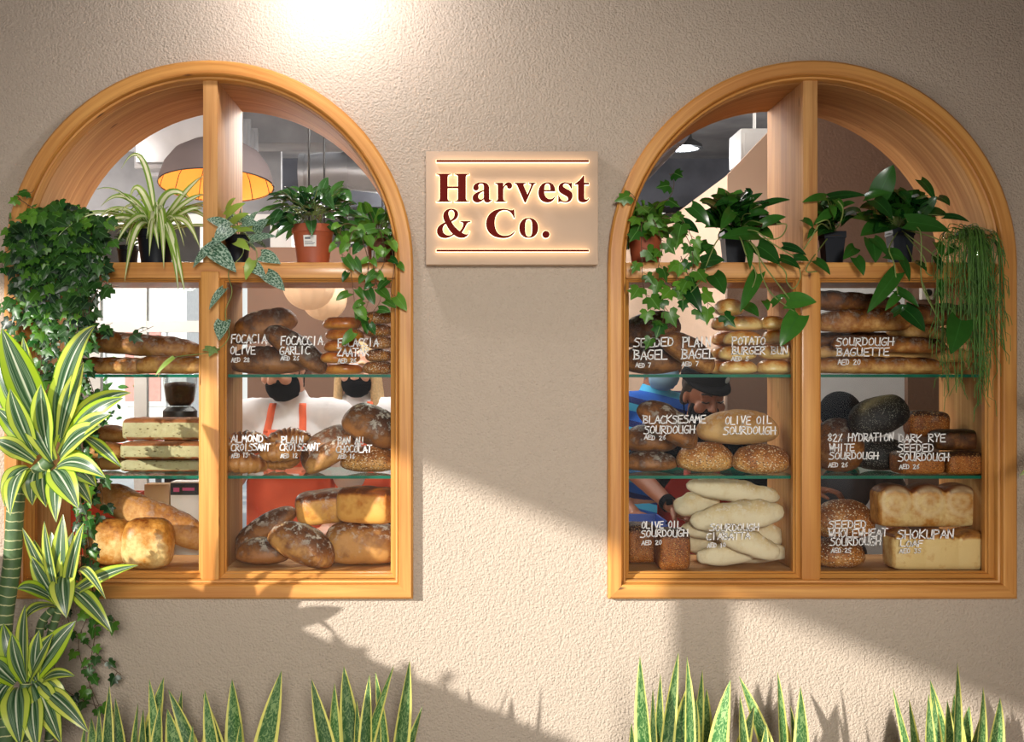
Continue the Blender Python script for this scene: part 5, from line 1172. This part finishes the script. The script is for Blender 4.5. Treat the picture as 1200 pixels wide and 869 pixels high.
dracaena('dracaena at the right edge with a single drooping leaf in view', P(1300, 440, -.3).x, -.3, [([(1300, 760, -.3), (1298, 640, -.3), (1300, 525, -.3)], .02, .016)], LV, .13)
# shrub box left of the camera view: its hedge top throws the low shade on the wall
mb = MB(); mb.box((-2.5, -2.0, 0), (-1.53, -.36, .62), bevel=.01); hb = mb.build('hedge_planter', LM['trough'], auto=35); tag(hb, 'grey planter box with a clipped hedge left of the shop windows', 'planter')
ml = MB(); mb = MB(); mb.box((-2.42, -1.93, .62), (-1.53, -.40, 1.25), bevel=.03)
for i in range(700):
    f = RN.random(); p = Vector((RN.uniform(-2.42, -1.52), RN.uniform(-1.95, -.42), 1.23)) if f < .5 else Vector((-1.535, RN.uniform(-1.95, -.42), RN.uniform(.64, 1.25)))
    d = Vector((RN.uniform(-.5, 1), RN.uniform(-1, 1), RN.uniform(.2, 1) if f < .5 else RN.uniform(-.3, .8))).normalized(); s = RN.uniform(.04, .08)
    leaf_path(ml, (p, p + d * s * .6, p + d * s), s * .5, W_OVAL, (0, -.3, 1), segs=4)
mb.build('hedge_core', LM['bush'], hb); ml.build('foliage', LM['bush'], hb)
# ------------------------------------------------------------------ things inside the bakery
def counter(x0, x1, label):
    root = empty('counter', ((x0 + x1) / 2, .72, 0), label, 'counter'); h = (x1 - x0) / 2
    mb = MB(); mb.box((-h + .02, -.17, 0), (h - .02, .17, .90), bevel=.004); mb.build('body', M['white_metal'], root, auto=35)
    mb = MB(); mb.box((-h, -.20, .90), (h, .20, .94), bevel=.004); mb.build('worktop', M['wood_in'], root, auto=35)
counter(-2.3, .18, 'bakery counter with pine worktop behind the left display window'); counter(.30, 2.4, 'bakery counter with pine worktop behind the right display window')
# coffee grinder
def at(px, y): return P(px, 440, y).x
gx = at(211, .75); root = empty('coffee_grinder', (gx, .75, .94), 'coffee grinder with a hopper of dark beans behind the focaccia', 'coffee grinder')
mb = MB(); mb.box((-.07, -.08, 0), (.07, .10, .04), bevel=.01); mb.box((-.05, -.04, .04), (.05, .08, .48), bevel=.015); mb.tube([(0, -.05, .40), (0, -.09, .34)], .02, 12); mb.lathe([(.052, .48), (.06, .50), (.06, .535), (.045, .55)], 28); mb.build('body', M['black_metal'], root, auto=35)
mb = MB(); mb.box((-.062, -.061, .462), (.062, -.058, .486)); mb.build('front_label', M['white_paper'], root, smooth=False)
mb = MB(); mb.lathe([(.036, .551), (.05, .57), (.058, .62), (.06, .66), (.0605, .665), (.057, .66), (.05, .62), (.035, .552)], 32, cap=False); mb.build('hopper', M['hopper_glass'], root)
mb = MB(); mb.lathe([(.034, .553), (.048, .572), (.0545, .62), (.054, .632), (.02, .638), (.001, .639)], 24); mb.build('coffee_beans', plain('roasted_coffee_beans', srgb(58, 38, 30), .5, var=.5, vs=120, bump=1, bs=160), root)
# cartons, trays
def carton(px0, px1, pyt, y, mat, label, d=.10):
    x0, x1 = at(px0, y), at(px1, y); zt = P(0, pyt, y).z; root = empty('carton', ((x0 + x1) / 2, y, .94), label, 'box'); w_ = (x1 - x0) / 2; h = zt - .94
    mb = MB(); mb.box((-w_, -d / 2, 0), (w_, d / 2, h), bevel=.003); mb.build('box', mat, root, auto=35)
    return root, w_, h, d
r, w_, h, d = carton(203, 238, 563, .60, M['white_paper'], 'white carton with a black label behind the diagonal loaf', .08)
mb = MB(); mb.box((-w_, -d / 2 - .001, h - .045), (w_, -d / 2, h - .005)); lb = mb.build('label', M['black_metal'], r, smooth=False)
mb = MB(); mb.box((-w_ * .2, -d / 2 - .0016, h - .03), (w_ * .6, -d / 2 - .001, h - .02)); mb.box((-w_ * .8, -d / 2 - .0016, h - .034), (-w_ * .4, -d / 2 - .001, h - .02)); mb.build('printing', plain('pink_print', srgb(214, 90, 150), .6), lb, smooth=False)
carton(172, 201, 566, .62, plain('kraft_cardboard', srgb(196, 160, 120), .85, bump=.2), 'brown cardboard carton standing beside the white carton', .07)
def crate(px0, px1, pyt, y, mat, label):
    x0, x1 = at(px0, y), at(px1, y); zt = P(0, pyt, y).z; root = empty('crate', ((x0 + x1) / 2, y, .94), label, 'crate'); w_ = (x1 - x0) / 2; h = zt - .94; d = .11
    mb = MB()
    for lo, hi in (((-w_, -d, 0), (w_, -d + .006, h)), ((-w_, d - .006, 0), (w_, d, h)), ((-w_, -d, 0), (-w_ + .006, d, h)), ((w_ - .006, -d, 0), (w_, d, h)), ((-w_, -d, 0), (w_, d, .006))): mb.box(lo, hi)
    for i in range(6): z = h * (i + .5) / 6; mb.box((-w_ - .004, -d - .004, z - .004), (w_ + .004, -d, z + .004))
    mb.build('basket', mat, root, smooth=False)
    return root, zt
crate(92, 160, 578, .66, plain('coral_red_plastic', srgb(226, 84, 56), .45), 'coral red ribbed crate behind the domed tin loaves')
rt, zt = crate(728, 776, 606, .66, plain('blue_plastic', srgb(24, 62, 150), .4), 'blue plastic crate behind olive oil lettering')
o = bread('bread_loaf', 'loaf', 'dark', (735, 597), (769, 597), 22, .66, .12, 'dark floured loaf sitting in the blue crate', flour=.5, on=.9475 + .0, **OVAL); o.location.z = P(0, 597, .66).z
o2 = bread('bread_loaf', 'loaf', 'dark', (732, 625), (772, 625), 26, .66, .13, 'dark loaf lying under the floured loaf in the blue crate', on=.948, **OVAL)
rest(o, max((o2.matrix_basis @ v.co).z for v in o2.data.vertices) - .008)

# pendant lamps
cx_, y_ = 252, 2.5; k = K(y_); c = P(cx_, 216, y_); root = empty('pendant_lamp', (c.x, y_, c.z), 'large grey dome pendant lamp with glowing orange inside', 'lamp')
prof = [(.292, 0), (.285, .03), (.262, .10), (.215, .165), (.14, .21), (.06, .232), (.03, .24)]
mb = MB(); mb.lathe(prof, 48, cap=False); sh = mb.build('shade', plain('mauve_grey_shade', srgb(104, 94, 94), .8, var=.03), root)
mb = MB(); mb.lathe([(a - .006, b - .004) for a, b in prof], 48, cap=False); mb.build('lining', plain('orange_lining', srgb(236, 160, 84), .8, var=.02), sh)
mb = MB()
for i in range(12):
    a = 2 * PI * i / 12; mb.tube([((q - .008) * math.cos(a), (q - .008) * math.sin(a), z - .004) for q, z in prof], .002, 5)
mb.tube([(.288 * math.cos(2 * PI * i / 48), .288 * math.sin(2 * PI * i / 48), 0) for i in range(49)], .004, 6); mb.build('wire_frame', M['black_metal'], sh)
sh.rotation_euler.x = R(-8); sh.location.y = .03
mb = MB(); mb.tube([(0, 0, .20), (0, 0, 3.4 - c.z)], .006, 8); mb.lathe([(.03, .12), (.03, .24), (.012, .25)], 16); mb.build('cord', M['black_metal'], root)
mb = MB(); mb.lathe([(.001, .03), (.03, .045), (.038, .075), (.03, .105), (.014, .125)], 20); mb.build('bulb', emit('warm_bulb', srgb(255, 214, 150), 8), root)
light('pendant_bulb_light', 'POINT', (c.x, y_, c.z + .0), 2.6, (1.0, .74, .42), shadow_soft_size=.05)
for (px, py, rp, y_, lab) in ((362, 334, 31, 2.0, 'pleated globe lamp hanging nearer the shelf, above the dark loaves'), (380, 350, 27, 2.5, 'pleated globe lamp partly hidden behind the nearer globe')):
    c = P(px, py, y_); r_ = rp * K(y_); root = empty('globe_lamp', c, lab, 'lamp', 'pleated globe lamps')
    mb = MB(); N, Mq = 72, 24; rows = []
    for j in range(1, Mq):
        th = PI * j / Mq; rows.append([mb.vert((r_ * math.sin(th) * (1 - .06 * abs(math.cos(6 * 2 * PI * i / N))) * math.cos(2 * PI * i / N), r_ * math.sin(th) * (1 - .06 * abs(math.cos(6 * 2 * PI * i / N))) * math.sin(2 * PI * i / N), r_ * math.cos(th) * .95)) for i in range(N)])
    for j in range(len(rows) - 1):
        for i in range(N): mb.face((rows[j][i], rows[j + 1][i], rows[j + 1][(i + 1) % N], rows[j][(i + 1) % N]))
    mb.face(rows[0]); mb.face(rows[-1][::-1])
    n = NT('glowing_cloth'); pb = n.n('BsdfPrincipled'); pb.inputs['Base Color'].default_value = srgb(238, 206, 172); pb.inputs['Roughness'].default_value = .8; pb.inputs['Emission Color'].default_value = srgb(248, 190, 140); pb.inputs['Emission Strength'].default_value = .16; n.l(pb.outputs[0], n.out.inputs[0])
    mb.build('shade', n.m, root)
    mb = MB(); mb.tube([(0, 0, r_ * .94), (0, 0, 3.4 - c.z)], .005, 8); mb.build('cord', M['black_metal'], root)
# industrial ceiling lamp, box and tray over the right window
y_ = 4.0; c = P(800, 174, y_); root = empty('ceiling_lamp', (c.x, y_, c.z), 'round white industrial lamp glowing under the dark ceiling', 'lamp')
mb = MB(); mb.lathe([(.001, 0), (.10, 0)], 36, cap=False); mb.build('diffuser', emit('lamp_diffuser', (0.9, .95, 1, 1), 14), root)
mb = MB(); mb.lathe([(.101, -.008), (.125, 0), (.12, .02), (.06, .06), (.05, .12), (.02, .14)], 36, cap=False); mb.tube([(0, 0, .13), (0, 0, 3.4 - c.z)], .008, 8); mb.build('housing', M['black_metal'], root, auto=35)
light('ceiling_lamp_light', 'POINT', (c.x, y_, c.z - .06), 8, (.92, .96, 1), shadow_soft_size=.09)
y_ = 3.4; a = P(868, 150, y_); b = P(915, 190, y_); mb = MB(); mb.box((a.x, y_, b.z), (b.x, y_ + .3, a.z), bevel=.01); mb.box((a.x + .02, y_ - .006, b.z + .02), (b.x - .02, y_, a.z - .03)); mb.tube([((a.x + b.x) / 2, y_ + .15, a.z), ((a.x + b.x) / 2, y_ + .15, 3.4)], .01, 8)
tag(mb.build('ventilation_unit', M['white_metal'], auto=35), 'white ventilation unit hung above the beige side wall', 'equipment')
mb = MB(); mb.tube([(.86, 2.0, 2.72), (.86, 8.8, 2.72)], .05, 12); mb.tube([(1.0, 2.0, 2.86), (1.0, 8.8, 2.86)], .035, 12)
for y_ in (2.5, 4.0, 5.5): mb.tube([(.86, y_, 2.72), (.86, y_, 3.4)], .008, 6); mb.tube([(1.0, y_, 2.86), (1.0, y_, 3.4)], .008, 6)
tag(mb.build('ceiling_pipe', M['concrete_dark'], auto=35), 'pair of dark pipes running back under the ceiling', 'pipe')
c = P(1086, 343, 1.84); root = empty('wall_camera', (c.x, 1.86, c.z), 'small white device with a round black lens on the brown wall', 'camera')
mb = MB(); mb.box((-.028, -.035, -.03), (.028, -.001, .03), bevel=.004); mb.build('housing', M['white_metal'], root, auto=35)
mb = MB(); mb.tube([(0, -.035, 0), (0, -.043, 0)], .016, 20); mb.build('lens', M['black_metal'], root, auto=35)
# courtyard seen through the glazed wall
mb = MB()
for i in range(900):
    p = Vector((RN.gauss(-5.4, .4), RN.gauss(12, .3), abs(RN.gauss(.8, .55)))); d = Vector((RN.uniform(-1, 1), RN.uniform(-1, .3), RN.uniform(-.3, 1))).normalized(); s = RN.uniform(.1, .22); leaf_path(mb, (p, p + d * s * .5, p + d * s), s * .4, W_OVAL, (0, -1, .6), segs=4)
o = mb.build('courtyard_shrub', LM['ivy_light']); tag(o, 'green shrub outside beyond the glazed wall', 'shrub')
root = empty('red_bench', (-4.1, 10.2, 0), 'red slatted bench outside beyond the glazed wall', 'bench')
red = plain('red_painted_wood', srgb(214, 70, 50), .5); mb = MB()
for i in range(4): mb.box((-.6, .0 + i * .11, .44), (.6, .09 + i * .11, .47))
for i in range(3): mb.box((-.6, .46 + i * .02, .55 + i * .14), (.6, .48 + i * .02, .66 + i * .14))
mb.build('seat', red, root, smooth=False); mb = MB()
for x in (-.5, .5): mb.box((x - .03, 0, 0), (x + .03, .05, .44)); mb.box((x - .03, .42, 0), (x + .03, .47, .98))
mb.build('leg_frame', M['black_metal'], root, smooth=False)
root = empty('building', (-7, 20, 0), 'white building with pinkish windows far across the courtyard', 'building'); mb = MB(); mb.box((-1.5, 0, 0), (1.5, 3, 3.6)); mb.build('wall', plain('white_facade', srgb(236, 232, 228), .8), root, smooth=False)
for i in range(2):
    mb = MB(); mb.box((-1.2 + i * 1.5, -.04, 1.0), (-.1 + i * 1.2, .02, 2.6)); f = mb.build('window', M['white_metal'], root, smooth=False)
    mb = MB(); mb.box((-1.1 + i * 1.4, -.06, 1.1), (-.2 + i * 1.2, -.04, 2.5)); mb.build('pane', plain('pinkish_window_blind', srgb(226, 150, 138), .5), f, smooth=False)

# ------------------------------------------------------------------ people
SK_ = {'light': NT('light_skin').pbr(srgb(226, 176, 150), .5, sss=.15), 'tan': NT('tan_skin').pbr(srgb(150, 98, 72), .45, sss=.1)}
BLK = plain('black_cloth', srgb(14, 15, 19), .9, var=.1, spec=.08)
CL = {'white': plain('white_cotton', srgb(232, 232, 236), .85, var=.03, bump=.2, bs=60), 'orange': plain('orange_apron_cloth', srgb(240, 110, 70), .8, var=.06, bump=.2, bs=60), 'red': plain('dark_red_apron_cloth', srgb(170, 44, 32), .8, var=.06),
      'black': BLK, 'trouser': plain('dark_trousers', srgb(38, 42, 52), .8), 'paleblue': plain('pale_blue_mask_cloth', srgb(130, 170, 200), .8), 'grey': plain('grey_cloth', srgb(84, 86, 94), .8)}
n = NT('striped_blue_polo'); z_ = n.n('SeparateXYZ'); n.l(n.obj(), z_.inputs[0]); st = n.math('FRACT', n.math('ADD', n.math('MULTIPLY', z_.outputs[2], 9.5), n.math('MULTIPLY', z_.outputs[0], 2.4)))
c_ = n.ramp(st, [(0, srgb(28, 96, 200)), (.38, srgb(28, 96, 200)), (.40, srgb(70, 180, 230)), (.7, srgb(70, 180, 230)), (.72, srgb(22, 40, 110)), (1, srgb(22, 40, 110))], 'CONSTANT'); CL['polo'] = n.pbr(c_, .8)
HAIR = {'dark': plain('dark_hair', srgb(30, 22, 18), .5, var=.3, vs=90), 'blonde': plain('blonde_hair', srgb(206, 176, 128), .5, var=.2, vs=90), 'brown': plain('brown_hair', srgb(92, 62, 40), .5, var=.2, vs=90)}
class Lumps:
    def __init__(s): s.v = []; s.f = []
UNIT = bmesh.new(); bmesh.ops.create_uvsphere(UNIT, u_segments=16, v_segments=11, radius=1); UNIT.verts.ensure_lookup_table()
UNIT_V = [v.co.copy() for v in UNIT.verts]; UNIT_F = [tuple(v.index for v in f.verts) for f in UNIT.faces]; UNIT.free()
def blob(bm, c, r, rot=None):
    m = Matrix.Translation(c) @ (rot.to_4x4() if rot else Matrix.Identity(4)) @ Matrix.Diagonal((*r, 1)); b = len(bm.v)
    bm.v += [(m @ v)[:] for v in UNIT_V]; bm.f += [tuple(b + i for i in f) for f in UNIT_F]
def limb(bm, pts, rs):
    for i in range(len(pts) - 1):
        a, b = Vector(pts[i]), Vector(pts[i + 1]); r0, r1 = rs[i], rs[i + 1]; n_ = max(2, int((b - a).length / (min(r0, r1) * .45)))
        for k in range(n_ + 1):
            t = k / n_; r = r0 + (r1 - r0) * t; blob(bm, a + (b - a) * t, (r, r, r))
def fuse(bm, name, mat, parent, voxel=.007, sm=4):
    me = bpy.data.meshes.new(name); me.from_pydata(bm.v, [], bm.f); t = bpy.data.objects.new('t', me); COL.objects.link(t)
    m = t.modifiers.new('r', 'REMESH'); m.mode = 'VOXEL'; m.voxel_size = voxel; s_ = t.modifiers.new('s', 'SMOOTH'); s_.iterations = sm; s_.factor = .5
    out = bpy.data.meshes.new_from_object(t.evaluated_get(bpy.context.evaluated_depsgraph_get())); bpy.data.objects.remove(t); bpy.data.meshes.remove(me)
    out.name = name; out.materials.clear(); out.materials.append(mat); out.polygons.foreach_set('use_smooth', [True] * len(out.polygons))
    o = bpy.data.objects.new(name, out); COL.objects.link(o); o.parent = parent; return o
def person(label, loc, H, yaw, lean, hpitch, hyaw, arms, skin, shirt, apron, mask, hair, cap=None, long_hair=False, watch=None, group='bakery staff'):
    f = H / 1.72; root = empty('person', loc, label, 'person', group); root.rotation_euler.z = yaw
    LR = Matrix.Rotation(lean, 3, 'X'); pv = Vector((0, 0, .95))
    T = lambda p: (pv + LR @ (Vector(p) - pv)) * f
    hc = Vector((0, -.015, 1.60)); HR = LR @ Matrix.Rotation(hyaw, 3, 'Z') @ Matrix.Rotation(hpitch, 3, 'X'); nk = Vector((0, .0, 1.50))
    Hd = lambda p: T(nk) + (HR @ (Vector(p) + hc - nk)) * f
    sc = lambda r: tuple(q * f for q in r)
    W = [Vector(a) for a in arms]   # right elbow, right wrist, right fingertip dir ; left ...
    shr, shl = T((-.185, 0, 1.39)), T((.185, 0, 1.39))
    bm = Lumps()
    for c, r in (((0, 0, .95), (.155, .105, .12)), ((0, 0, 1.10), (.135, .095, .14)), ((0, 0, 1.27), (.158, .112, .16))): blob(bm, T(c), sc(r), LR)
    limb(bm, [T((-.15, 0, 1.395)), T((.15, 0, 1.395))], [.06 * f, .06 * f]); limb(bm, [T((0, .01, 1.38)), T(nk)], [.062 * f, .052 * f]); limb(bm, [T(nk), Hd((0, .01, -.03))], [.052 * f, .055 * f])
    for s in (-1, 1):
        limb(bm, [Vector(p) * f for p in ((s * .085, 0, .90), (s * .095, -.005, .50), (s * .10, .02, .09))], [.088 * f, .055 * f, .038 * f]); limb(bm, [Vector((s * .10, .03, .045)) * f, Vector((s * .105, -.15, .034)) * f], [.036 * f, .03 * f])
    blob(bm, Hd((0, .012, .022)), sc((.074, .094, .092)), HR); blob(bm, Hd((0, -.03, -.05)), sc((.057, .064, .066)), HR); blob(bm, Hd((0, -.062, -.093)), sc((.024, .022, .018)), HR)
    limb(bm, [Hd((0, -.082, .016)), Hd((0, -.104, -.024))], [.009 * f, .0125 * f]); blob(bm, Hd((-.013, -.092, -.028)), sc((.008, .009, .008))); blob(bm, Hd((.013, -.092, -.028)), sc((.008, .009, .008)))
    limb(bm, [Hd((-.042, -.072, .034)), Hd((0, -.085, .036)), Hd((.042, -.072, .034))], [.012 * f, .012 * f, .012 * f])
    for s in (-1, 1):
        blob(bm, Hd((s * .032, -.074, .012)), sc((.017, .013, .011)), HR); blob(bm, Hd((s * .042, -.062, -.028)), sc((.026, .024, .024)), HR); blob(bm, Hd((s * .077, .01, -.005)), sc((.010, .020, .032)), HR)
    blob(bm, Hd((0, -.086, -.058)), sc((.024, .012, .007)), HR); blob(bm, Hd((0, -.084, -.070)), sc((.022, .012, .008)), HR)
    for s, sh, el, wr, dr in ((-1, shr, W[0], W[1], W[2]), (1, shl, W[3], W[4], W[5])):
        limb(bm, [sh, el, wr], [.052 * f, .040 * f, .027 * f]); d = dr.normalized(); up = Vector((0, 0, 1)); sd = d.cross(up)
        if sd.length < .2: sd = Vector((1, 0, 0))
        sd.normalize(); nn = sd.cross(d)
        pm = wr + d * .05 * f; RM = Matrix((sd, d, nn)).transposed(); blob(bm, pm, sc((.040, .052, .016)), RM)
        for q, ln in ((-.030, .068), (-.010, .080), (.011, .075), (.031, .058)):
            k0 = wr + d * .092 * f + sd * q * f; k1 = k0 + (d * .55 - nn * .2) * ln * f; k2 = k1 + (d * .25 - nn * .5) * ln * f * .7; limb(bm, [k0, k1, k2], [.0095 * f, .0085 * f, .0072 * f])
        th = wr + d * .03 * f + sd * (-s) * .034 * f; limb(bm, [th, th + (d * .03 + sd * (-s) * .026 - nn * .012) * f, th + (d * .06 + sd * (-s) * .030 - nn * .03) * f], [.012 * f, .010 * f, .008 * f])
    fuse(bm, 'body', SK_[skin], root, .0058, 3)
    bm = Lumps()
    for c, r in (((0, 0, .93), (.178, .128, .10)), ((0, 0, 1.10), (.160, .118, .15)), ((0, 0, 1.27), (.178, .130, .165))): blob(bm, T(c), sc(r), LR)
    limb(bm, [T((-.155, 0, 1.39)), T((.155, 0, 1.39))], [.076 * f, .076 * f]); limb(bm, [T((0, .01, 1.40)), T((0, .008, 1.452))], [.076 * f, .068 * f])
    for sh, el in ((shr, W[0]), (shl, W[3])): limb(bm, [sh, sh + (el - sh) * .72], [.070 * f, .066 * f])
    top = fuse(bm, 'shirt', CL[shirt], root, .008, 5)
    bm = Lumps(); blob(bm, T((0, 0, .93)), sc((.172, .122, .09)))
    for s in (-1, 1): limb(bm, [Vector(p) * f for p in ((s * .085, 0, .88), (s * .095, -.005, .50), (s * .10, .015, .10))], [.104 * f, .075 * f, .062 * f])
    fuse(bm, 'trousers', CL['trouser'], root, .01, 4)
    bm = Lumps()
    for s in (-1, 1): limb(bm, [Vector((s * .10, .035, .052)) * f, Vector((s * .106, -.15, .042)) * f], [.050 * f, .042 * f])
    fuse(bm, 'shoes', CL['black'], root, .008, 3)
    if apron:
        bvh = BVHTree.FromPolygons([v.co for v in top.data.vertices], [p.vertices for p in top.data.polygons]); mb = MB()
        def hit(x, z):
            h = bvh.ray_cast(Vector((x, -1, z)), Vector((0, 1, 0)))[0]; return h.y - .009 if h is not None else None
        prev = {}
        rows = []
        for j in range(31):
            v = j / 30; z = (1.345 - .775 * v) * f; hw = (.080 + .095 * min(1, v / .25)) * f; row = []
            for i in range(21):
                x = (-1 + i / 10) * hw; y = hit(x, z); y = y if y is not None else prev.get(i, -.13 * f); y = min(y, prev.get(i, 9) + .004) if z < .95 * f else y; prev[i] = y; row.append(mb.vert((x, y, z)))
            rows.append(row)
        for j in range(30):
            for i in range(20): mb.face((rows[j][i], rows[j + 1][i], rows[j + 1][i + 1], rows[j][i + 1]))
        for s in (-1, 1):
            L_ = []
            for i in range(13):
                t = i / 12; x = s * (.070 - .012 * t) * f; z = (1.335 + .11 * t) * f; y = hit(x, z); y = y if y is not None else L_[-1][0].y + .01
                L_.append((Vector((x - .014 * f, y - .001, z)), Vector((x + .014 * f, y - .001, z))))
            ids = [(mb.vert(a), mb.vert(b)) for a, b in L_]
            for i in range(12): mb.face((ids[i][0], ids[i][1], ids[i + 1][1], ids[i + 1][0]))
        ap = mb.build('apron', CL[apron], root); m = ap.modifiers.new('t', 'SOLIDIFY'); m.thickness = .003
    if mask:
        mb = MB(); rows = []
        for j in range(13):
            el = R(-62 + 112 * j / 12); row = []
            for i in range(21):
                az = R(-86 + 172 * i / 20); p = Vector((math.sin(az) * math.cos(el) * .071, -math.cos(az) * math.cos(el) * .092 - .012, math.sin(el) * .070 - .064)); p.y -= .012 * math.exp(-(az / .35) ** 2) * max(0, math.sin(el) + .3); p.z += .003 * math.sin(j * 2.6)
                row.append(mb.vert(Hd(p)))
            rows.append(row)
        for j in range(12):
            for i in range(20): mb.face((rows[j][i], rows[j][i + 1], rows[j + 1][i + 1], rows[j + 1][i]))
        for s in (-1, 1): mb.tube([Hd((s * .070, -.01, -.03)), Hd((s * .080, .012, .02)), Hd((s * .082, .028, .0)), Hd((s * .072, .0, -.085))], .0022, 5)
        mk = mb.build('face_mask', CL[mask], root); m = mk.modifiers.new('t', 'SOLIDIFY'); m.thickness = .002
    mb = MB()
    for s in (-1, 1): mb.tube([Hd((s * .016, -.098, .037)), Hd((s * .034, -.0925, .043)), Hd((s * .05, -.076, .036))], .0042 * f, 6)
    mb.build('eyebrows', HAIR[hair], root)
    mb = MB()
    for s in (-1, 1): mb.tube([Hd((s * .018, -.0865, .005)), Hd((s * .032, -.0885, .0015)), Hd((s * .047, -.079, .005))], .0028 * f, 6)
    mb.build('eyelashes', HAIR['dark'], root)
    bm = Lumps(); blob(bm, Hd((0, .028, .040)), sc((.083, .092, .086)), HR)
    for s in (-1, 1): limb(bm, [Hd((s * .070, .01, .05)), Hd((s * .074, .03, -.02)), Hd((s * .05, .07, -.05))], [.02 * f, .018 * f, .02 * f])
    if long_hair:
        for s in (-1, 1):
            for q in range(4): limb(bm, [Hd((s * (.06 + .006 * q), -.01 + .022 * q, .03)), Hd((s * (.082 + .004 * q), -.015 + .02 * q, -.06)), Hd((s * (.085 + .006 * q), -.035 + .03 * q, -.16)), Hd((s * (.08 + .006 * q), -.05 + .03 * q, -.25 - .01 * q))], [.022 * f, .020 * f, .020 * f, .008 * f])
    fuse(bm, 'hair', HAIR[hair], root, .006, 2)
    if cap:
        mb = MB(); rows = []
        for j in range(9):
            el = R(2 + 88 * j / 8); rows.append([mb.vert(Hd((math.cos(el) * .094 * math.cos(2 * PI * i / 32), math.cos(el) * .112 * math.sin(2 * PI * i / 32) + .018, .064 + .072 * math.sin(el)))) for i in range(32)])
        for j in range(8):
            for i in range(32): mb.face((rows[j][i], rows[j][(i + 1) % 32], rows[j + 1][(i + 1) % 32], rows[j + 1][i]))
        mb.face(rows[-1])
        br = []
        for i in range(17):
            a = R(195 + 150 * i / 16); c_, s_ = math.cos(a), math.sin(a)
            br.append((mb.vert(Hd((c_ * .092, s_ * .110 + .018, .068))), mb.vert(Hd((c_ * .092, s_ * .110 - .055 * abs(s_) ** 1.5 + .018, .056))), mb.vert(Hd((c_ * .092, s_ * .110 - .055 * abs(s_) ** 1.5 + .018, .060))), mb.vert(Hd((c_ * .092, s_ * .110 + .018, .074)))))
        for i in range(16):
            for k in range(4): mb.face((br[i][k], br[i + 1][k], br[i + 1][(k + 1) % 4], br[i][(k + 1) % 4]))
        cp = mb.build('cap', CL[cap], root)
        mb = MB(); n_ = 16; cc = Vector((.045, -.084, .100)); ids = [mb.vert(Hd(cc + Vector((.014 * math.cos(2 * PI * i / n_), -.006 + .007 * math.cos(2 * PI * i / n_), .014 * math.sin(2 * PI * i / n_))))) for i in range(n_)]; mb.face(ids); mb.face(ids[::-1]); mb.build('badge', M['white_paper'], cp)
    if watch:
        el, wr = W[0], W[1]; d = (wr - el).normalized(); mb = MB(); c0 = wr - d * .02; mb.tube([c0 - d * .014, c0 + d * .014], .0325 * f, 18, cap=False); mb.tube([c0 - d * .014, c0 + d * .014], .0305 * f, 18, cap=False)
        sd = d.cross(Vector((0, 1, 0))).normalized(); mb.box(c0 + Vector((-.012, -.040, -.004)), c0 + Vector((.012, -.028, .020)), bevel=.003); mb.build('wrist_watch', CL['black'], root)
    return root
x = lambda px, y: P(px, 440, y).x
REST = [(-.26, -.06, 1.12), (-.20, -.26, 1.02), (.3, -1, -.2), (.26, -.06, 1.12), (.20, -.26, 1.02), (-.3, -1, -.2)]
person('person in white t-shirt and orange apron with black mask, head bowed', (x(343, 1.32), 1.32, 0), 1.775, R(-6), R(2), R(20), R(-22), REST, 'light', 'white', 'orange', 'black', 'brown')
person('person with long blonde hair in orange apron standing behind the first apron wearer', (x(419, 2.2), 2.2, 0), 1.76, R(4), 0, R(10), R(-6), REST, 'light', 'white', 'orange', 'black', 'blonde', long_hair=True)
CX = x(816, 1.25)
person('person in black cap and black mask looking down behind sourdough loaves', (CX, 1.25, 0), 1.655, 0, R(6), R(16), R(14), [(x(746, 1.05) - CX, -.20, 1.23), (x(786, .86) - CX, -.39, 1.125), (.75, -.55, -.55), (.26, -.06, 1.1), (.18, -.26, 1.02), (-.3, -1, -.2)], 'tan', 'black', 'red', 'black', 'dark', cap='black', watch=True)
person('person in blue striped polo shirt behind the cap wearer', (x(768, 1.85), 1.85, 0), 1.80, R(12), 0, R(8), R(20), REST, 'tan', 'polo', None, 'paleblue', 'dark')
CX = x(972, 1.62)
person('person in black cap with a badge bending behind the round brown loaf', (CX, 1.62, 0), 1.555, R(-4), R(16), R(22), R(-10), [(-.26, -.40, 1.08), (x(985, .9) - CX - .06, -.66, 1.17), (1, -.25, .05), (.27, -.06, 1.08), (.2, -.26, 1.0), (-.3, -1, -.2)], 'tan', 'grey', None, 'black', 'dark', cap='black')
